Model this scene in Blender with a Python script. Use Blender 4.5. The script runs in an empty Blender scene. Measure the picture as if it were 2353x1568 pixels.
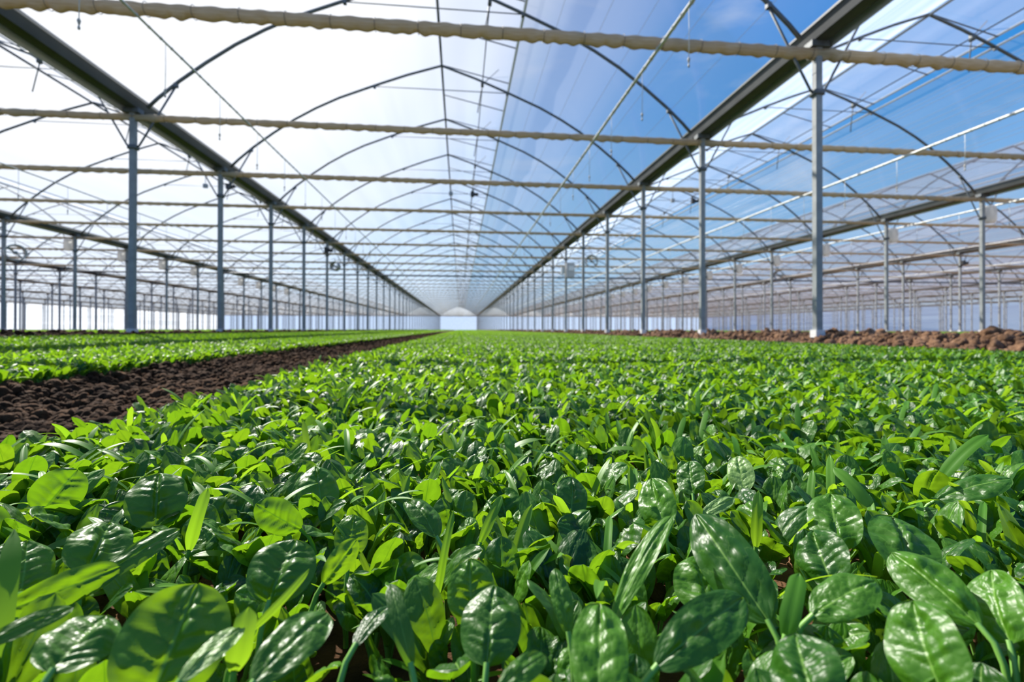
import bpy, math, random
import numpy as np
from mathutils import Vector, Matrix

R = random.Random(7)
NR = np.random.default_rng(7)
SC = bpy.context.scene
COL = SC.collection
PI = math.pi

# ------------------------------------------------------------------ camera
CAMZ = 0.24
F, PX, PY, YAW, PITCH, ROLL = 1070.275, 1166.997, 752.507, 0.101899, 0.0045652, 0.0017256
cd = bpy.data.cameras.new('camera')
cam = bpy.data.objects.new('camera', cd); COL.objects.link(cam)
SC.camera = cam
cd.sensor_width = 36.0
cd.lens = F / 2353 * 36.0
cd.shift_x = (1176.5 - PX) / 2353
cd.shift_y = -(784 - PY) / 2353
cd.clip_start = 0.02; cd.clip_end = 600
fw = Vector((math.sin(YAW) * math.cos(PITCH), math.cos(YAW) * math.cos(PITCH), math.sin(PITCH)))
rt = Vector((math.cos(YAW), -math.sin(YAW), 0))
up = rt.cross(fw)
q = Matrix((rt, up, -fw)).transposed()
q = q @ Matrix.Rotation(ROLL, 3, 'Z')
cam.matrix_world = Matrix.Translation((0, 0, CAMZ)) @ q.to_4x4()
cd.dof.use_dof = True
cd.dof.focus_distance = 0.46
cd.dof.aperture_fstop = 6.3

def ray(x, y):
    """direction in the place seen at a point of the photograph, unit depth"""
    u, v = (x - PX) / F, (y - PY) / F
    c, s = math.cos(ROLL), math.sin(ROLL)
    U, V = u * c + v * s, -u * s + v * c
    return rt * U - up * V + fw

# ------------------------------------------------------------------ sky, sun, exposure
SUN_AZ, SUN_EL = math.radians(-38), math.radians(42)     # azimuth from +Y towards +X
SUND = Vector((math.sin(SUN_AZ) * math.cos(SUN_EL), math.cos(SUN_AZ) * math.cos(SUN_EL), math.sin(SUN_EL)))
w = bpy.data.worlds.new('sky'); SC.world = w; w.use_nodes = True
nt = w.node_tree; nt.nodes.clear()

def N(t, kind, **kw):
    n = t.nodes.new(kind)
    for k, v in kw.items():
        if k.startswith('i_'):
            n.inputs[int(k[2:])].default_value = v
        else:
            setattr(n, k, v)
    return n

def ramp(t, fac, stops, interp='LINEAR'):
    n = t.nodes.new('ShaderNodeValToRGB')
    cr = n.color_ramp; cr.interpolation = interp
    while len(cr.elements) < len(stops): cr.elements.new(0.5)
    for e, (p, c) in zip(cr.elements, stops):
        e.position = p; e.color = c if len(c) == 4 else (*c, 1)
    t.links.new(fac, n.inputs[0])
    return n

tc = N(nt, 'ShaderNodeTexCoord')
nrm = N(nt, 'ShaderNodeVectorMath', operation='NORMALIZE'); nt.links.new(tc.outputs['Generated'], nrm.inputs[0])
dot = N(nt, 'ShaderNodeVectorMath', operation='DOT_PRODUCT'); nt.links.new(nrm.outputs[0], dot.inputs[0]); dot.inputs[1].default_value = SUND
sep = N(nt, 'ShaderNodeSeparateXYZ'); nt.links.new(nrm.outputs[0], sep.inputs[0])
# blue gradient by height
blue = ramp(nt, sep.outputs['Z'], [(0.0, (0.66, 0.79, 0.97)), (0.12, (0.34, 0.63, 0.95)), (0.4, (0.050, 0.32, 0.83)), (0.8, (0.012, 0.17, 0.66))])
# broad bright haze around the sun
glow = ramp(nt, dot.outputs['Value'], [(0.30, (0, 0, 0)), (0.60, (0.05, 0.05, 0.05)), (0.74, (0.26, 0.26, 0.26)), (0.84, (0.70, 0.70, 0.70)), (0.92, (1, 1, 1))], 'EASE')
m1 = N(nt, 'ShaderNodeMix', data_type='RGBA'); m1.inputs[7].default_value = (1.12, 1.14, 1.2, 1)
nt.links.new(glow.outputs[0], m1.inputs[0]); nt.links.new(blue.outputs[0], m1.inputs[6])
# thin cirrus
mp = N(nt, 'ShaderNodeMapping'); nt.links.new(nrm.outputs[0], mp.inputs[0]); mp.inputs['Scale'].default_value = (1.6, 5.0, 9.0); mp.inputs['Rotation'].default_value = (0.25, 0.1, 0.5)
ns = N(nt, 'ShaderNodeTexNoise'); nt.links.new(mp.outputs[0], ns.inputs['Vector']); ns.inputs['Scale'].default_value = 1.3; ns.inputs['Detail'].default_value = 5; ns.inputs['Roughness'].default_value = 0.55; ns.inputs['Distortion'].default_value = 0.4
cl = ramp(nt, ns.outputs['Fac'], [(0.56, (0, 0, 0)), (0.82, (0.45, 0.45, 0.45))])
m2 = N(nt, 'ShaderNodeMix', data_type='RGBA'); m2.inputs[7].default_value = (0.88, 0.92, 1.0, 1)
nt.links.new(cl.outputs[0], m2.inputs[0]); nt.links.new(m1.outputs[2], m2.inputs[6])
bg = N(nt, 'ShaderNodeBackground'); bg.inputs[1].default_value = 0.9
nt.links.new(m2.outputs[2], bg.inputs[0])
wo = N(nt, 'ShaderNodeOutputWorld'); nt.links.new(bg.outputs[0], wo.inputs[0])
w.cycles.sampling_method = 'AUTOMATIC'

sl = bpy.data.lights.new('sun', 'SUN'); sl.energy = 10.5; sl.angle = math.radians(0.6); sl.color = (1.0, 0.95, 0.86)
so = bpy.data.objects.new('sun', sl); COL.objects.link(so)
so.rotation_euler = SUND.to_track_quat('Z', 'Y').to_euler()

SC.view_settings.view_transform = 'Standard'
SC.view_settings.look = 'None'
SC.view_settings.gamma = 1.0
SC.view_settings.use_curve_mapping = False
SC.view_settings.exposure = 0.0
cy = SC.cycles
cy.max_bounces = 6; cy.diffuse_bounces = 3; cy.glossy_bounces = 2; cy.transmission_bounces = 4; cy.transparent_max_bounces = 28
cy.caustics_reflective = False; cy.caustics_refractive = False
cy.sample_clamp_indirect = 4.0

# ------------------------------------------------------------------ materials
def newmat(name):
    m = bpy.data.materials.new(name); m.use_nodes = True
    t = m.node_tree; t.nodes.clear()
    return m, t, t.nodes.new('ShaderNodeOutputMaterial')

def simple(name, col, rough=0.5, metal=0.0, noise=0.0, nscale=20.0, bump=0.0, stretch=(1, 1, 1)):
    m, t, o = newmat(name)
    p = t.nodes.new('ShaderNodeBsdfPrincipled')
    p.inputs['Base Color'].default_value = (*col, 1); p.inputs['Roughness'].default_value = rough; p.inputs['Metallic'].default_value = metal
    if noise or bump:
        c = t.nodes.new('ShaderNodeTexCoord'); mp = t.nodes.new('ShaderNodeMapping'); mp.inputs['Scale'].default_value = stretch
        t.links.new(c.outputs['Object'], mp.inputs[0])
        n = t.nodes.new('ShaderNodeTexNoise'); n.inputs['Scale'].default_value = nscale; n.inputs['Detail'].default_value = 3
        t.links.new(mp.outputs[0], n.inputs['Vector'])
        if noise:
            r = ramp(t, n.outputs['Fac'], [(0.3, tuple(x * (1 - noise) for x in col)), (0.7, tuple(min(1, x * (1 + noise)) for x in col))])
            t.links.new(r.outputs[0], p.inputs['Base Color'])
        if bump:
            b = t.nodes.new('ShaderNodeBump'); b.inputs['Strength'].default_value = bump; b.inputs['Distance'].default_value = 0.01
            t.links.new(n.outputs['Fac'], b.inputs['Height']); t.links.new(b.outputs[0], p.inputs['Normal'])
    t.links.new(p.outputs[0], o.inputs[0])
    return m

M = {}
M['steel'] = simple('galvanised_steel', (0.27, 0.285, 0.29), 0.6, 0.1, 0.15, 9.0)
M['dark_steel'] = simple('weathered_steel', (0.12, 0.135, 0.145), 0.55, 0.2, 0.2, 9.0)
M['gutter'] = simple('gutter_steel', (0.075, 0.08, 0.085), 0.55, 0.1, 0.2, 3.0)
M['white_bar'] = simple('white_aluminium', (0.75, 0.76, 0.76), 0.35, 0.2)
M['concrete'] = simple('pale_concrete', (0.72, 0.70, 0.68), 0.9, 0, 0.12, 30, 0.3)
M['tie'] = simple('dark_tie', (0.10, 0.10, 0.10), 0.6)
M['black'] = simple('black_plastic', (0.02, 0.02, 0.022), 0.45)
M['cabinet'] = simple('grey_cabinet', (0.55, 0.55, 0.56), 0.45)
M['cabinet_dark'] = simple('cabinet_side', (0.30, 0.32, 0.33), 0.5)
M['fan_white'] = simple('fan_white', (0.40, 0.39, 0.36), 0.4)
M['pipe'] = simple('white_pipe', (0.70, 0.70, 0.66), 0.4, 0, 0.25, 6, 0, (1, 2, 1))
M['wire'] = simple('film_wire', (0.72, 0.74, 0.76), 0.3, 0.4)
M['sprinkler'] = simple('sprinkler_plastic', (0.45, 0.42, 0.36), 0.5)

# soil
m, t, o = newmat('soil')
p = t.nodes.new('ShaderNodeBsdfPrincipled'); p.inputs['Roughness'].default_value = 0.95
p.inputs['Specular IOR Level'].default_value = 0.15
g = t.nodes.new('ShaderNodeNewGeometry')
n1 = t.nodes.new('ShaderNodeTexNoise'); n1.inputs['Scale'].default_value = 22; n1.inputs['Detail'].default_value = 6; t.links.new(g.outputs['Position'], n1.inputs['Vector'])
n2 = t.nodes.new('ShaderNodeTexNoise'); n2.inputs['Scale'].default_value = 1.5; n2.inputs['Detail'].default_value = 3; t.links.new(g.outputs['Position'], n2.inputs['Vector'])
ad = N(t, 'ShaderNodeMath', operation='ADD'); t.links.new(n1.outputs['Fac'], ad.inputs[0]); t.links.new(n2.outputs['Fac'], ad.inputs[1])
hv = N(t, 'ShaderNodeMath', operation='MULTIPLY', i_1=0.5); t.links.new(ad.outputs[0], hv.inputs[0])
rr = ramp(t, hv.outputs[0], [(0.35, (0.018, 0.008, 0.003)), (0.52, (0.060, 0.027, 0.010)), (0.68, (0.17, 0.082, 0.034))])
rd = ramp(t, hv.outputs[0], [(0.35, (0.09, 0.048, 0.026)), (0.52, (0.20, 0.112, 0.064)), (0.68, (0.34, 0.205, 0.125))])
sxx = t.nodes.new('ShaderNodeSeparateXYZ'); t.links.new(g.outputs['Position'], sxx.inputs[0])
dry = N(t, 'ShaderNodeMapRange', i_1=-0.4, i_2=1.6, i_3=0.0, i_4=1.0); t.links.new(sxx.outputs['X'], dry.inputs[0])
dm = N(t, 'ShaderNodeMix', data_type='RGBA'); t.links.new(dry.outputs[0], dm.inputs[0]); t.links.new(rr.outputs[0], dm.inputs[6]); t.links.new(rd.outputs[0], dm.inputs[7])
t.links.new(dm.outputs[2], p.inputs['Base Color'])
n3 = t.nodes.new('ShaderNodeTexNoise'); n3.inputs['Scale'].default_value = 70; n3.inputs['Detail'].default_value = 4; t.links.new(g.outputs['Position'], n3.inputs['Vector'])
b = t.nodes.new('ShaderNodeBump'); b.inputs['Strength'].default_value = 0.7; b.inputs['Distance'].default_value = 0.012
t.links.new(n3.outputs['Fac'], b.inputs['Height']); t.links.new(b.outputs[0], p.inputs['Normal'])
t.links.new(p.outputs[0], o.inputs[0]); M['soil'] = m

def leafmat(name, dark, light, trans, sheen=0.40, tfac=0.42, veins=True):
    m, t, o = newmat(name)
    L = t.links.new
    p = t.nodes.new('ShaderNodeBsdfPrincipled'); p.inputs['Roughness'].default_value = sheen
    p.inputs['Specular IOR Level'].default_value = 0.45
    tr = t.nodes.new('ShaderNodeBsdfTranslucent')
    mx = t.nodes.new('ShaderNodeMixShader'); mx.inputs[0].default_value = tfac
    g = t.nodes.new('ShaderNodeNewGeometry'); oi = t.nodes.new('ShaderNodeObjectInfo')
    a = N(t, 'ShaderNodeMath', operation='ADD'); L(g.outputs['Random Per Island'], a.inputs[0]); L(oi.outputs['Random'], a.inputs[1])
    fr = N(t, 'ShaderNodeMath', operation='FRACT'); L(a.outputs[0], fr.inputs[0])
    c1 = N(t, 'ShaderNodeMix', data_type='RGBA'); c1.inputs[6].default_value = (*dark, 1); c1.inputs[7].default_value = (*light, 1); L(fr.outputs[0], c1.inputs[0])
    # paler underside
    c2 = N(t, 'ShaderNodeMix', data_type='RGBA'); c2.inputs[7].default_value = (light[0] * 1.5, light[1] * 1.15, light[2] * 1.4, 1)
    bf = N(t, 'ShaderNodeMath', operation='MULTIPLY', i_1=0.6); L(g.outputs['Backfacing'], bf.inputs[0])
    L(bf.outputs[0], c2.inputs[0]); L(c1.outputs[2], c2.inputs[6])
    col = c2.outputs[2]
    tcol = N(t, 'ShaderNodeMix', data_type='RGBA'); tcol.inputs[6].default_value = (*trans, 1); tcol.inputs[7].default_value = (trans[0] * 1.35, trans[1] * 1.08, trans[2] * 1.3, 1); L(fr.outputs[0], tcol.inputs[0])
    tout = tcol.outputs[2]
    if veins:
        uv = t.nodes.new('ShaderNodeUVMap'); s = t.nodes.new('ShaderNodeSeparateXYZ'); L(uv.outputs[0], s.inputs[0])
        au = N(t, 'ShaderNodeMath', operation='ABSOLUTE'); L(s.outputs['X'], au.inputs[0])
        mid = N(t, 'ShaderNodeMapRange', i_1=0.01, i_2=0.05, i_3=1.0, i_4=0.0); L(au.outputs[0], mid.inputs[0])
        k = N(t, 'ShaderNodeMath', operation='MULTIPLY', i_1=5.0); L(s.outputs['Y'], k.inputs[0])
        k2 = N(t, 'ShaderNodeMath', operation='MULTIPLY', i_1=1.2); L(au.outputs[0], k2.inputs[0])
        sb = N(t, 'ShaderNodeMath', operation='SUBTRACT'); L(k.outputs[0], sb.inputs[0]); L(k2.outputs[0], sb.inputs[1])
        nz = t.nodes.new('ShaderNodeTexNoise'); nz.inputs['Scale'].default_value = 5; L(uv.outputs[0], nz.inputs['Vector'])
        sb2 = N(t, 'ShaderNodeMath', operation='ADD'); L(sb.outputs[0], sb2.inputs[0]); L(nz.outputs['Fac'], sb2.inputs[1])
        pp = N(t, 'ShaderNodeMath', operation='PINGPONG', i_1=0.5); L(sb2.outputs[0], pp.inputs[0])
        lat = N(t, 'ShaderNodeMapRange', i_1=0.0, i_2=0.05, i_3=0.35, i_4=0.0); L(pp.outputs[0], lat.inputs[0])
        vm = N(t, 'ShaderNodeMath', operation='MAXIMUM'); L(mid.outputs[0], vm.inputs[0]); L(lat.outputs[0], vm.inputs[1])
        vh = N(t, 'ShaderNodeMath', operation='MULTIPLY', i_1=0.65); L(vm.outputs[0], vh.inputs[0])
        c3 = N(t, 'ShaderNodeMix', data_type='RGBA'); c3.inputs[7].default_value = (0.24, 0.44, 0.08, 1); L(vh.outputs[0], c3.inputs[0]); L(col, c3.inputs[6]); col = c3.outputs[2]
        c4 = N(t, 'ShaderNodeMix', data_type='RGBA'); c4.inputs[7].default_value = (trans[0] * 0.4, trans[1] * 0.5, trans[2] * 0.5, 1); L(vh.outputs[0], c4.inputs[0]); L(tout, c4.inputs[6]); tout = c4.outputs[2]
        # fine puckering between the veins
        vo = t.nodes.new('ShaderNodeTexVoronoi'); vo.inputs['Scale'].default_value = 5.0; um = t.nodes.new('ShaderNodeMapping'); um.inputs['Scale'].default_value = (1, 2.6, 1); L(uv.outputs[0], um.inputs[0]); L(um.outputs[0], vo.inputs['Vector'])
        bp = t.nodes.new('ShaderNodeBump'); bp.inputs['Strength'].default_value = 0.22; bp.inputs['Distance'].default_value = 0.002; bp.invert = True
        L(vo.outputs['Distance'], bp.inputs['Height']); L(bp.outputs[0], p.inputs['Normal'])
    L(col, p.inputs['Base Color']); L(tout, tr.inputs['Color'])
    L(p.outputs[0], mx.inputs[1]); L(tr.outputs[0], mx.inputs[2]); L(mx.outputs[0], o.inputs[0])
    return m

M['leaf'] = leafmat('spinach_leaf', (0.011, 0.062, 0.008), (0.070, 0.200, 0.011), (0.19, 0.42, 0.008), 0.39, 0.38)
M['strap'] = leafmat('seed_leaf', (0.07, 0.21, 0.015), (0.12, 0.29, 0.028), (0.26, 0.52, 0.015), 0.45, 0.45, False)
M['pale_leaf'] = leafmat('pale_spinach_leaf', (0.17, 0.30, 0.09), (0.22, 0.36, 0.11), (0.36, 0.55, 0.06))
M['petiole'] = simple('petiole', (0.16, 0.34, 0.06), 0.45)

def film(name, haze, band=None, tint=(0.84, 0.91, 1.0)):
    m, t, o = newmat(name); L = t.links.new
    tr = t.nodes.new('ShaderNodeBsdfTransparent'); tr.inputs[0].default_value = (0.975, 0.98, 0.985, 1)
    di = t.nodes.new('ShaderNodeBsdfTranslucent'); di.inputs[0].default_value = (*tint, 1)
    gl = t.nodes.new('ShaderNodeBsdfGlossy'); gl.inputs['Roughness'].default_value = 0.12
    g = t.nodes.new('ShaderNodeNewGeometry')
    mp = t.nodes.new('ShaderNodeMapping'); mp.inputs['Scale'].default_value = (2.2, 0.05, 2.2); L(g.outputs['Position'], mp.inputs[0])
    nz = t.nodes.new('ShaderNodeTexNoise'); nz.inputs['Scale'].default_value = 1.0; nz.inputs['Detail'].default_value = 4; L(mp.outputs[0], nz.inputs['Vector'])
    hz = N(t, 'ShaderNodeMapRange', i_1=0.3, i_2=0.75, i_3=haze * 0.75, i_4=haze * 1.3); L(nz.outputs['Fac'], hz.inputs[0])
    lw = t.nodes.new('ShaderNodeLayerWeight'); lw.inputs['Blend'].default_value = 0.32
    ml = N(t, 'ShaderNodeMath', operation='MULTIPLY_ADD', i_1=0.75); L(lw.outputs['Facing'], ml.inputs[0]); L(hz.outputs[0], ml.inputs[1]); L(hz.outputs[0], ml.inputs[2])
    # facing * .75*... : haze*(1) + facing*haze*k
    ml.operation = 'MULTIPLY'; ml.inputs[1].default_value = 1.0
    k = N(t, 'ShaderNodeMath', operation='MULTIPLY_ADD', i_1=2.6, i_2=1.0); L(lw.outputs['Facing'], k.inputs[0])
    f = N(t, 'ShaderNodeMath', operation='MULTIPLY', use_clamp=True); L(hz.outputs[0], f.inputs[0]); L(k.outputs[0], f.inputs[1])
    t.nodes.remove(ml)
    fac = f.outputs[0]
    if band:      # a double-layer strip and a clear wavy lap along the film (x limits of each)
        a0, a1, a2 = band
        sx = t.nodes.new('ShaderNodeSeparateXYZ'); L(g.outputs['Position'], sx.inputs[0])
        m2_ = t.nodes.new('ShaderNodeMapping'); m2_.inputs['Scale'].default_value = (0, 0.35, 0); L(g.outputs['Position'], m2_.inputs[0])
        n2_ = t.nodes.new('ShaderNodeTexNoise'); n2_.inputs['Scale'].default_value = 1.0; n2_.inputs['Detail'].default_value = 1; L(m2_.outputs[0], n2_.inputs['Vector'])
        wv = N(t, 'ShaderNodeMath', operation='MULTIPLY_ADD', i_1=0.55, i_2=-0.27); L(n2_.outputs['Fac'], wv.inputs[0])
        xx = N(t, 'ShaderNodeMath', operation='ADD'); L(sx.outputs['X'], xx.inputs[0]); L(wv.outputs[0], xx.inputs[1])
        l1 = N(t, 'ShaderNodeMapRange', i_1=a1 - 0.06, i_2=a1 + 0.06, i_3=0.05, i_4=0.0); L(sx.outputs['X'], l1.inputs[0])
        l2 = N(t, 'ShaderNodeMapRange', i_1=a2 - 0.02, i_2=a2 + 0.02, i_3=0.05, i_4=1.0); L(xx.outputs[0], l2.inputs[0])
        mm = N(t, 'ShaderNodeMath', operation='MULTIPLY'); L(fac, mm.inputs[0]); L(l2.outputs[0], mm.inputs[1])
        aa = N(t, 'ShaderNodeMath', operation='ADD', use_clamp=True); L(mm.outputs[0], aa.inputs[0]); L(l1.outputs[0], aa.inputs[1])
        fac = aa.outputs[0]
    mx = t.nodes.new('ShaderNodeMixShader'); L(fac, mx.inputs[0]); L(tr.outputs[0], mx.inputs[1]); L(di.outputs[0], mx.inputs[2])
    fr = t.nodes.new('ShaderNodeFresnel'); fr.inputs[0].default_value = 1.35
    fm = N(t, 'ShaderNodeMath', operation='MULTIPLY', i_1=0.12); L(fr.outputs[0], fm.inputs[0])
    mx2 = t.nodes.new('ShaderNodeMixShader'); L(fm.outputs[0], mx2.inputs[0]); L(mx.outputs[0], mx2.inputs[1]); L(gl.outputs[0], mx2.inputs[2])
    L(mx2.outputs[0], o.inputs[0])
    return m

M['film'] = film('roof_film', 0.04)
M['film_sunny'] = film('roof_film_sun_haze', 0.12)  # denser haze paints in the sunlit whitening of the left slopes
M['film_mid'] = film('roof_film_middle_bay', 0.045, (1.2, 1.98, 2.32))
M['film_vent'] = film('vent_film', 0.09)
M['film_wall'] = film('wall_film', 0.45)
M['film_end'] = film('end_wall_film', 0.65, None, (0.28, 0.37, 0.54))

# plastic drain bag
m, t, o = newmat('plastic_bag')
tr = t.nodes.new('ShaderNodeBsdfTransparent'); tr.inputs[0].default_value = (0.9, 0.9, 0.9, 1)
df = t.nodes.new('ShaderNodeBsdfPrincipled'); df.inputs['Base Color'].default_value = (0.72, 0.70, 0.68, 1); df.inputs['Roughness'].default_value = 0.25
tl = t.nodes.new('ShaderNodeBsdfTranslucent'); tl.inputs[0].default_value = (0.75, 0.74, 0.72, 1)
a1 = t.nodes.new('ShaderNodeMixShader'); a1.inputs[0].default_value = 0.5; t.links.new(df.outputs[0], a1.inputs[1]); t.links.new(tl.outputs[0], a1.inputs[2])
a2 = t.nodes.new('ShaderNodeMixShader'); a2.inputs[0].default_value = 0.9; t.links.new(tr.outputs[0], a2.inputs[1]); t.links.new(a1.outputs[0], a2.inputs[2])
t.links.new(a2.outputs[0], o.inputs[0]); M['bag'] = m

# rolled screen cloth
m, t, o = newmat('screen_cloth')
p = t.nodes.new('ShaderNodeBsdfPrincipled'); p.inputs['Roughness'].default_value = 0.85
tcn = t.nodes.new('ShaderNodeTexCoord'); mpn = t.nodes.new('ShaderNodeMapping'); mpn.inputs['Scale'].default_value = (4, 60, 60); t.links.new(tcn.outputs['Object'], mpn.inputs[0])
nn = t.nodes.new('ShaderNodeTexNoise'); nn.inputs['Scale'].default_value = 1; nn.inputs['Detail'].default_value = 3; t.links.new(mpn.outputs[0], nn.inputs['Vector'])
rc = ramp(t, nn.outputs['Fac'], [(0.3, (0.40, 0.32, 0.20)), (0.7, (0.60, 0.52, 0.38))]); t.links.new(rc.outputs[0], p.inputs['Base Color'])
bb = t.nodes.new('ShaderNodeBump'); bb.inputs['Strength'].default_value = 0.5; bb.inputs['Distance'].default_value = 0.01; t.links.new(nn.outputs['Fac'], bb.inputs['Height']); t.links.new(bb.outputs[0], p.inputs['Normal'])
tl = t.nodes.new('ShaderNodeBsdfTranslucent'); tl.inputs[0].default_value = (0.62, 0.50, 0.32, 1)
a1 = t.nodes.new('ShaderNodeMixShader'); a1.inputs[0].default_value = 0.3; t.links.new(p.outputs[0], a1.inputs[1]); t.links.new(tl.outputs[0], a1.inputs[2])
t.links.new(a1.outputs[0], o.inputs[0]); M['cloth'] = m

# ------------------------------------------------------------------ mesh helpers
class MB:
    def __init__(s): s.v = []; s.f = []; s.n = 0; s.mi = []; s.uv = []
    def add(s, v, f, mi=0, uv=None):
        v = np.asarray(v, float).reshape(-1, 3)
        s.v.append(v); s.f += [tuple(i + s.n for i in q) for q in f]; s.mi += [mi] * len(f)
        s.uv.append(np.zeros((len(v), 2)) if uv is None else np.asarray(uv, float)); s.n += len(v)
    def box(s, c, d, mi=0, rot=None):
        x, y, z = (k / 2 for k in d)
        bvl = min(x, y, z) * 0.18
        v = []
        for sz in (-1, 1):
            for (ax, ay) in ((-x + bvl, -y), (x - bvl, -y), (x, -y + bvl), (x, y - bvl), (x - bvl, y), (-x + bvl, y), (-x, y - bvl), (-x, -y + bvl)):
                v.append((ax, ay, sz * z))
        v = np.array(v)
        if rot is not None: v = v @ np.array(rot.to_3x3().transposed())
        f = [tuple(range(7, -1, -1)), tuple(range(8, 16))] + [(i, (i + 1) % 8, 8 + (i + 1) % 8, 8 + i) for i in range(8)]
        s.add(v + np.array(c), f, mi)
    def tube(s, pts, r, sides=6, mi=0, cap=True):
        P = np.asarray(pts, float); n = len(P)
        rr_ = np.full(n, r) if np.isscalar(r) else np.asarray(r)
        T = np.gradient(P, axis=0); T /= np.linalg.norm(T, axis=1)[:, None] + 1e-12
        ref = np.array((0, 0, 1.0)) if abs(T[0][2]) < 0.9 else np.array((1.0, 0, 0))
        A = np.cross(T, ref); A /= np.linalg.norm(A, axis=1)[:, None] + 1e-12
        B = np.cross(T, A)
        an = np.arange(sides) * 2 * PI / sides
        V = P[:, None, :] + rr_[:, None, None] * (np.cos(an)[None, :, None] * A[:, None, :] + np.sin(an)[None, :, None] * B[:, None, :])
        f = []
        for i in range(n - 1):
            for j in range(sides):
                k = (j + 1) % sides
                f.append((i * sides + j, i * sides + k, (i + 1) * sides + k, (i + 1) * sides + j))
        if cap: f += [tuple(range(sides))[::-1], tuple((n - 1) * sides + j for j in range(sides))]
        s.add(V.reshape(-1, 3), f, mi)
    def sweep(s, prof, ys, mi=0, closed=False, zf=None):
        """profile of (x, z) carried along Y"""
        n = len(prof); v = []
        for y in ys:
            for x, z in prof: v.append((x, y, z))
        f = []
        for i in range(len(ys) - 1):
            for j in range(n if closed else n - 1):
                k = (j + 1) % n
                f.append((i * n + j, i * n + k, (i + 1) * n + k, (i + 1) * n + j))
        if closed: f += [tuple(range(n))[::-1], tuple((len(ys) - 1) * n + j for j in range(n))]
        s.add(v, f, mi)
    def mesh(s, name, mats, smooth=True):
        me = bpy.data.meshes.new(name)
        V = np.concatenate(s.v)
        me.from_pydata(V.tolist(), [], s.f)
        for m_ in mats: me.materials.append(m_)
        if len(mats) > 1: me.polygons.foreach_set('material_index', s.mi)
        if smooth: me.polygons.foreach_set('use_smooth', [True] * len(s.f))
        uvs = np.concatenate(s.uv)
        if np.any(uvs):
            l = me.uv_layers.new(name='UVMap')
            idx = np.empty(len(me.loops), np.int32); me.loops.foreach_get('vertex_index', idx)
            l.data.foreach_set('uv', uvs[idx].ravel())
        me.update()
        return me
    def build(s, name, mat, parent=None, smooth=True, flat_angle=False):
        me = s.mesh(name, mat if isinstance(mat, list) else [mat], smooth)
        if flat_angle:
            try: me.set_sharp_from_angle(angle=math.radians(35))
            except Exception: pass
        ob = bpy.data.objects.new(name, me); COL.objects.link(ob)
        if parent is not None: ob.parent = parent
        return ob

def tag(o, label=None, cat=None, group=None, kind=None):
    if label: o['label'] = label
    if cat: o['category'] = cat
    if group: o['group'] = group
    if kind: o['kind'] = kind
    return o

def empty(name, loc=(0, 0, 0)):
    e = bpy.data.objects.new(name, None); COL.objects.link(e); e.location = loc; e.empty_display_size = 0.05
    return e

def copy_tree(o, parent=None):
    c = o.copy(); COL.objects.link(c); c.parent = parent
    for ch in KIDS.get(o.name, []):
        copy_tree(ch, c)
    return c
KIDS = {}
def kids(parent, *obs):
    KIDS.setdefault(parent.name, []).extend(obs)

ORD = ['first', 'second', 'third', 'fourth', 'fifth', 'sixth', 'seventh', 'eighth', 'ninth', 'tenth', 'eleventh', 'twelfth', 'thirteenth', 'fourteenth', 'fifteenth', 'sixteenth']

# ------------------------------------------------------------------ layout
Y0, DY = 8.808, 3.0
FR = {i: Y0 + DY * i for i in range(-1, 43)}            # frame lines along the greenhouse
YEND = 138.0
ROWS = {-6: -65.7, -5: -55.7, -4: -45.7, -3: -35.7, -2: -25.7, -1: -15.73, 0: -5.73, 1: 4.78, 2: 14.78, 3: 24.8, 4: 34.8, 5: 44.8, 6: 54.8, 7: 64.8, 8: 74.8}
BAYS = [(k, ROWS[k], ROWS[k + 1]) for k in range(-6, 8)]
BAYNAME = {-3: 'third bay to the left', -2: 'second bay to the left', -1: 'bay left of the middle', 0: 'middle bay', 1: 'bay right of the middle', 2: 'second bay to the right', 3: 'third bay to the right'}
ROWNAME = {-2: 'third row to the left', -1: 'second row to the left', 0: 'row along the left of the middle bay', 1: 'row along the right of the middle bay', 2: 'second row to the right', 3: 'third row to the right'}
ZC = CAMZ
def inview(x, y, z, m=0.0):
    d = Vector((x, y, z - CAMZ))
    dep = d.dot(fw)
    if dep < 0.05: return False
    px = PX + F * d.dot(rt) / dep; py = PY - F * d.dot(up) / dep
    return -m <= px <= 2353 + m and -m <= py <= 1568 + m
def depth(x, y, z=0.0): return Vector((x, y, z - CAMZ)).dot(fw)

PROF = [(0, 6.64), (0.85, 6.36), (1.65, 6.05), (2.5, 5.70), (3.05, 5.42), (3.55, 5.12), (4.05, 4.76), (4.5, 4.40), (4.85, 4.08), (5.02, 3.90)]
def prof(k, half):
    s_ = half / 5.25
    return [(x * s_, z + ZC) for x, z in PROF]
def zprof(off, half):
    P_ = prof(0, half); 
    return float(np.interp(abs(off), [p_[0] for p_ in P_], [p_[1] for p_ in P_]))

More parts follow.
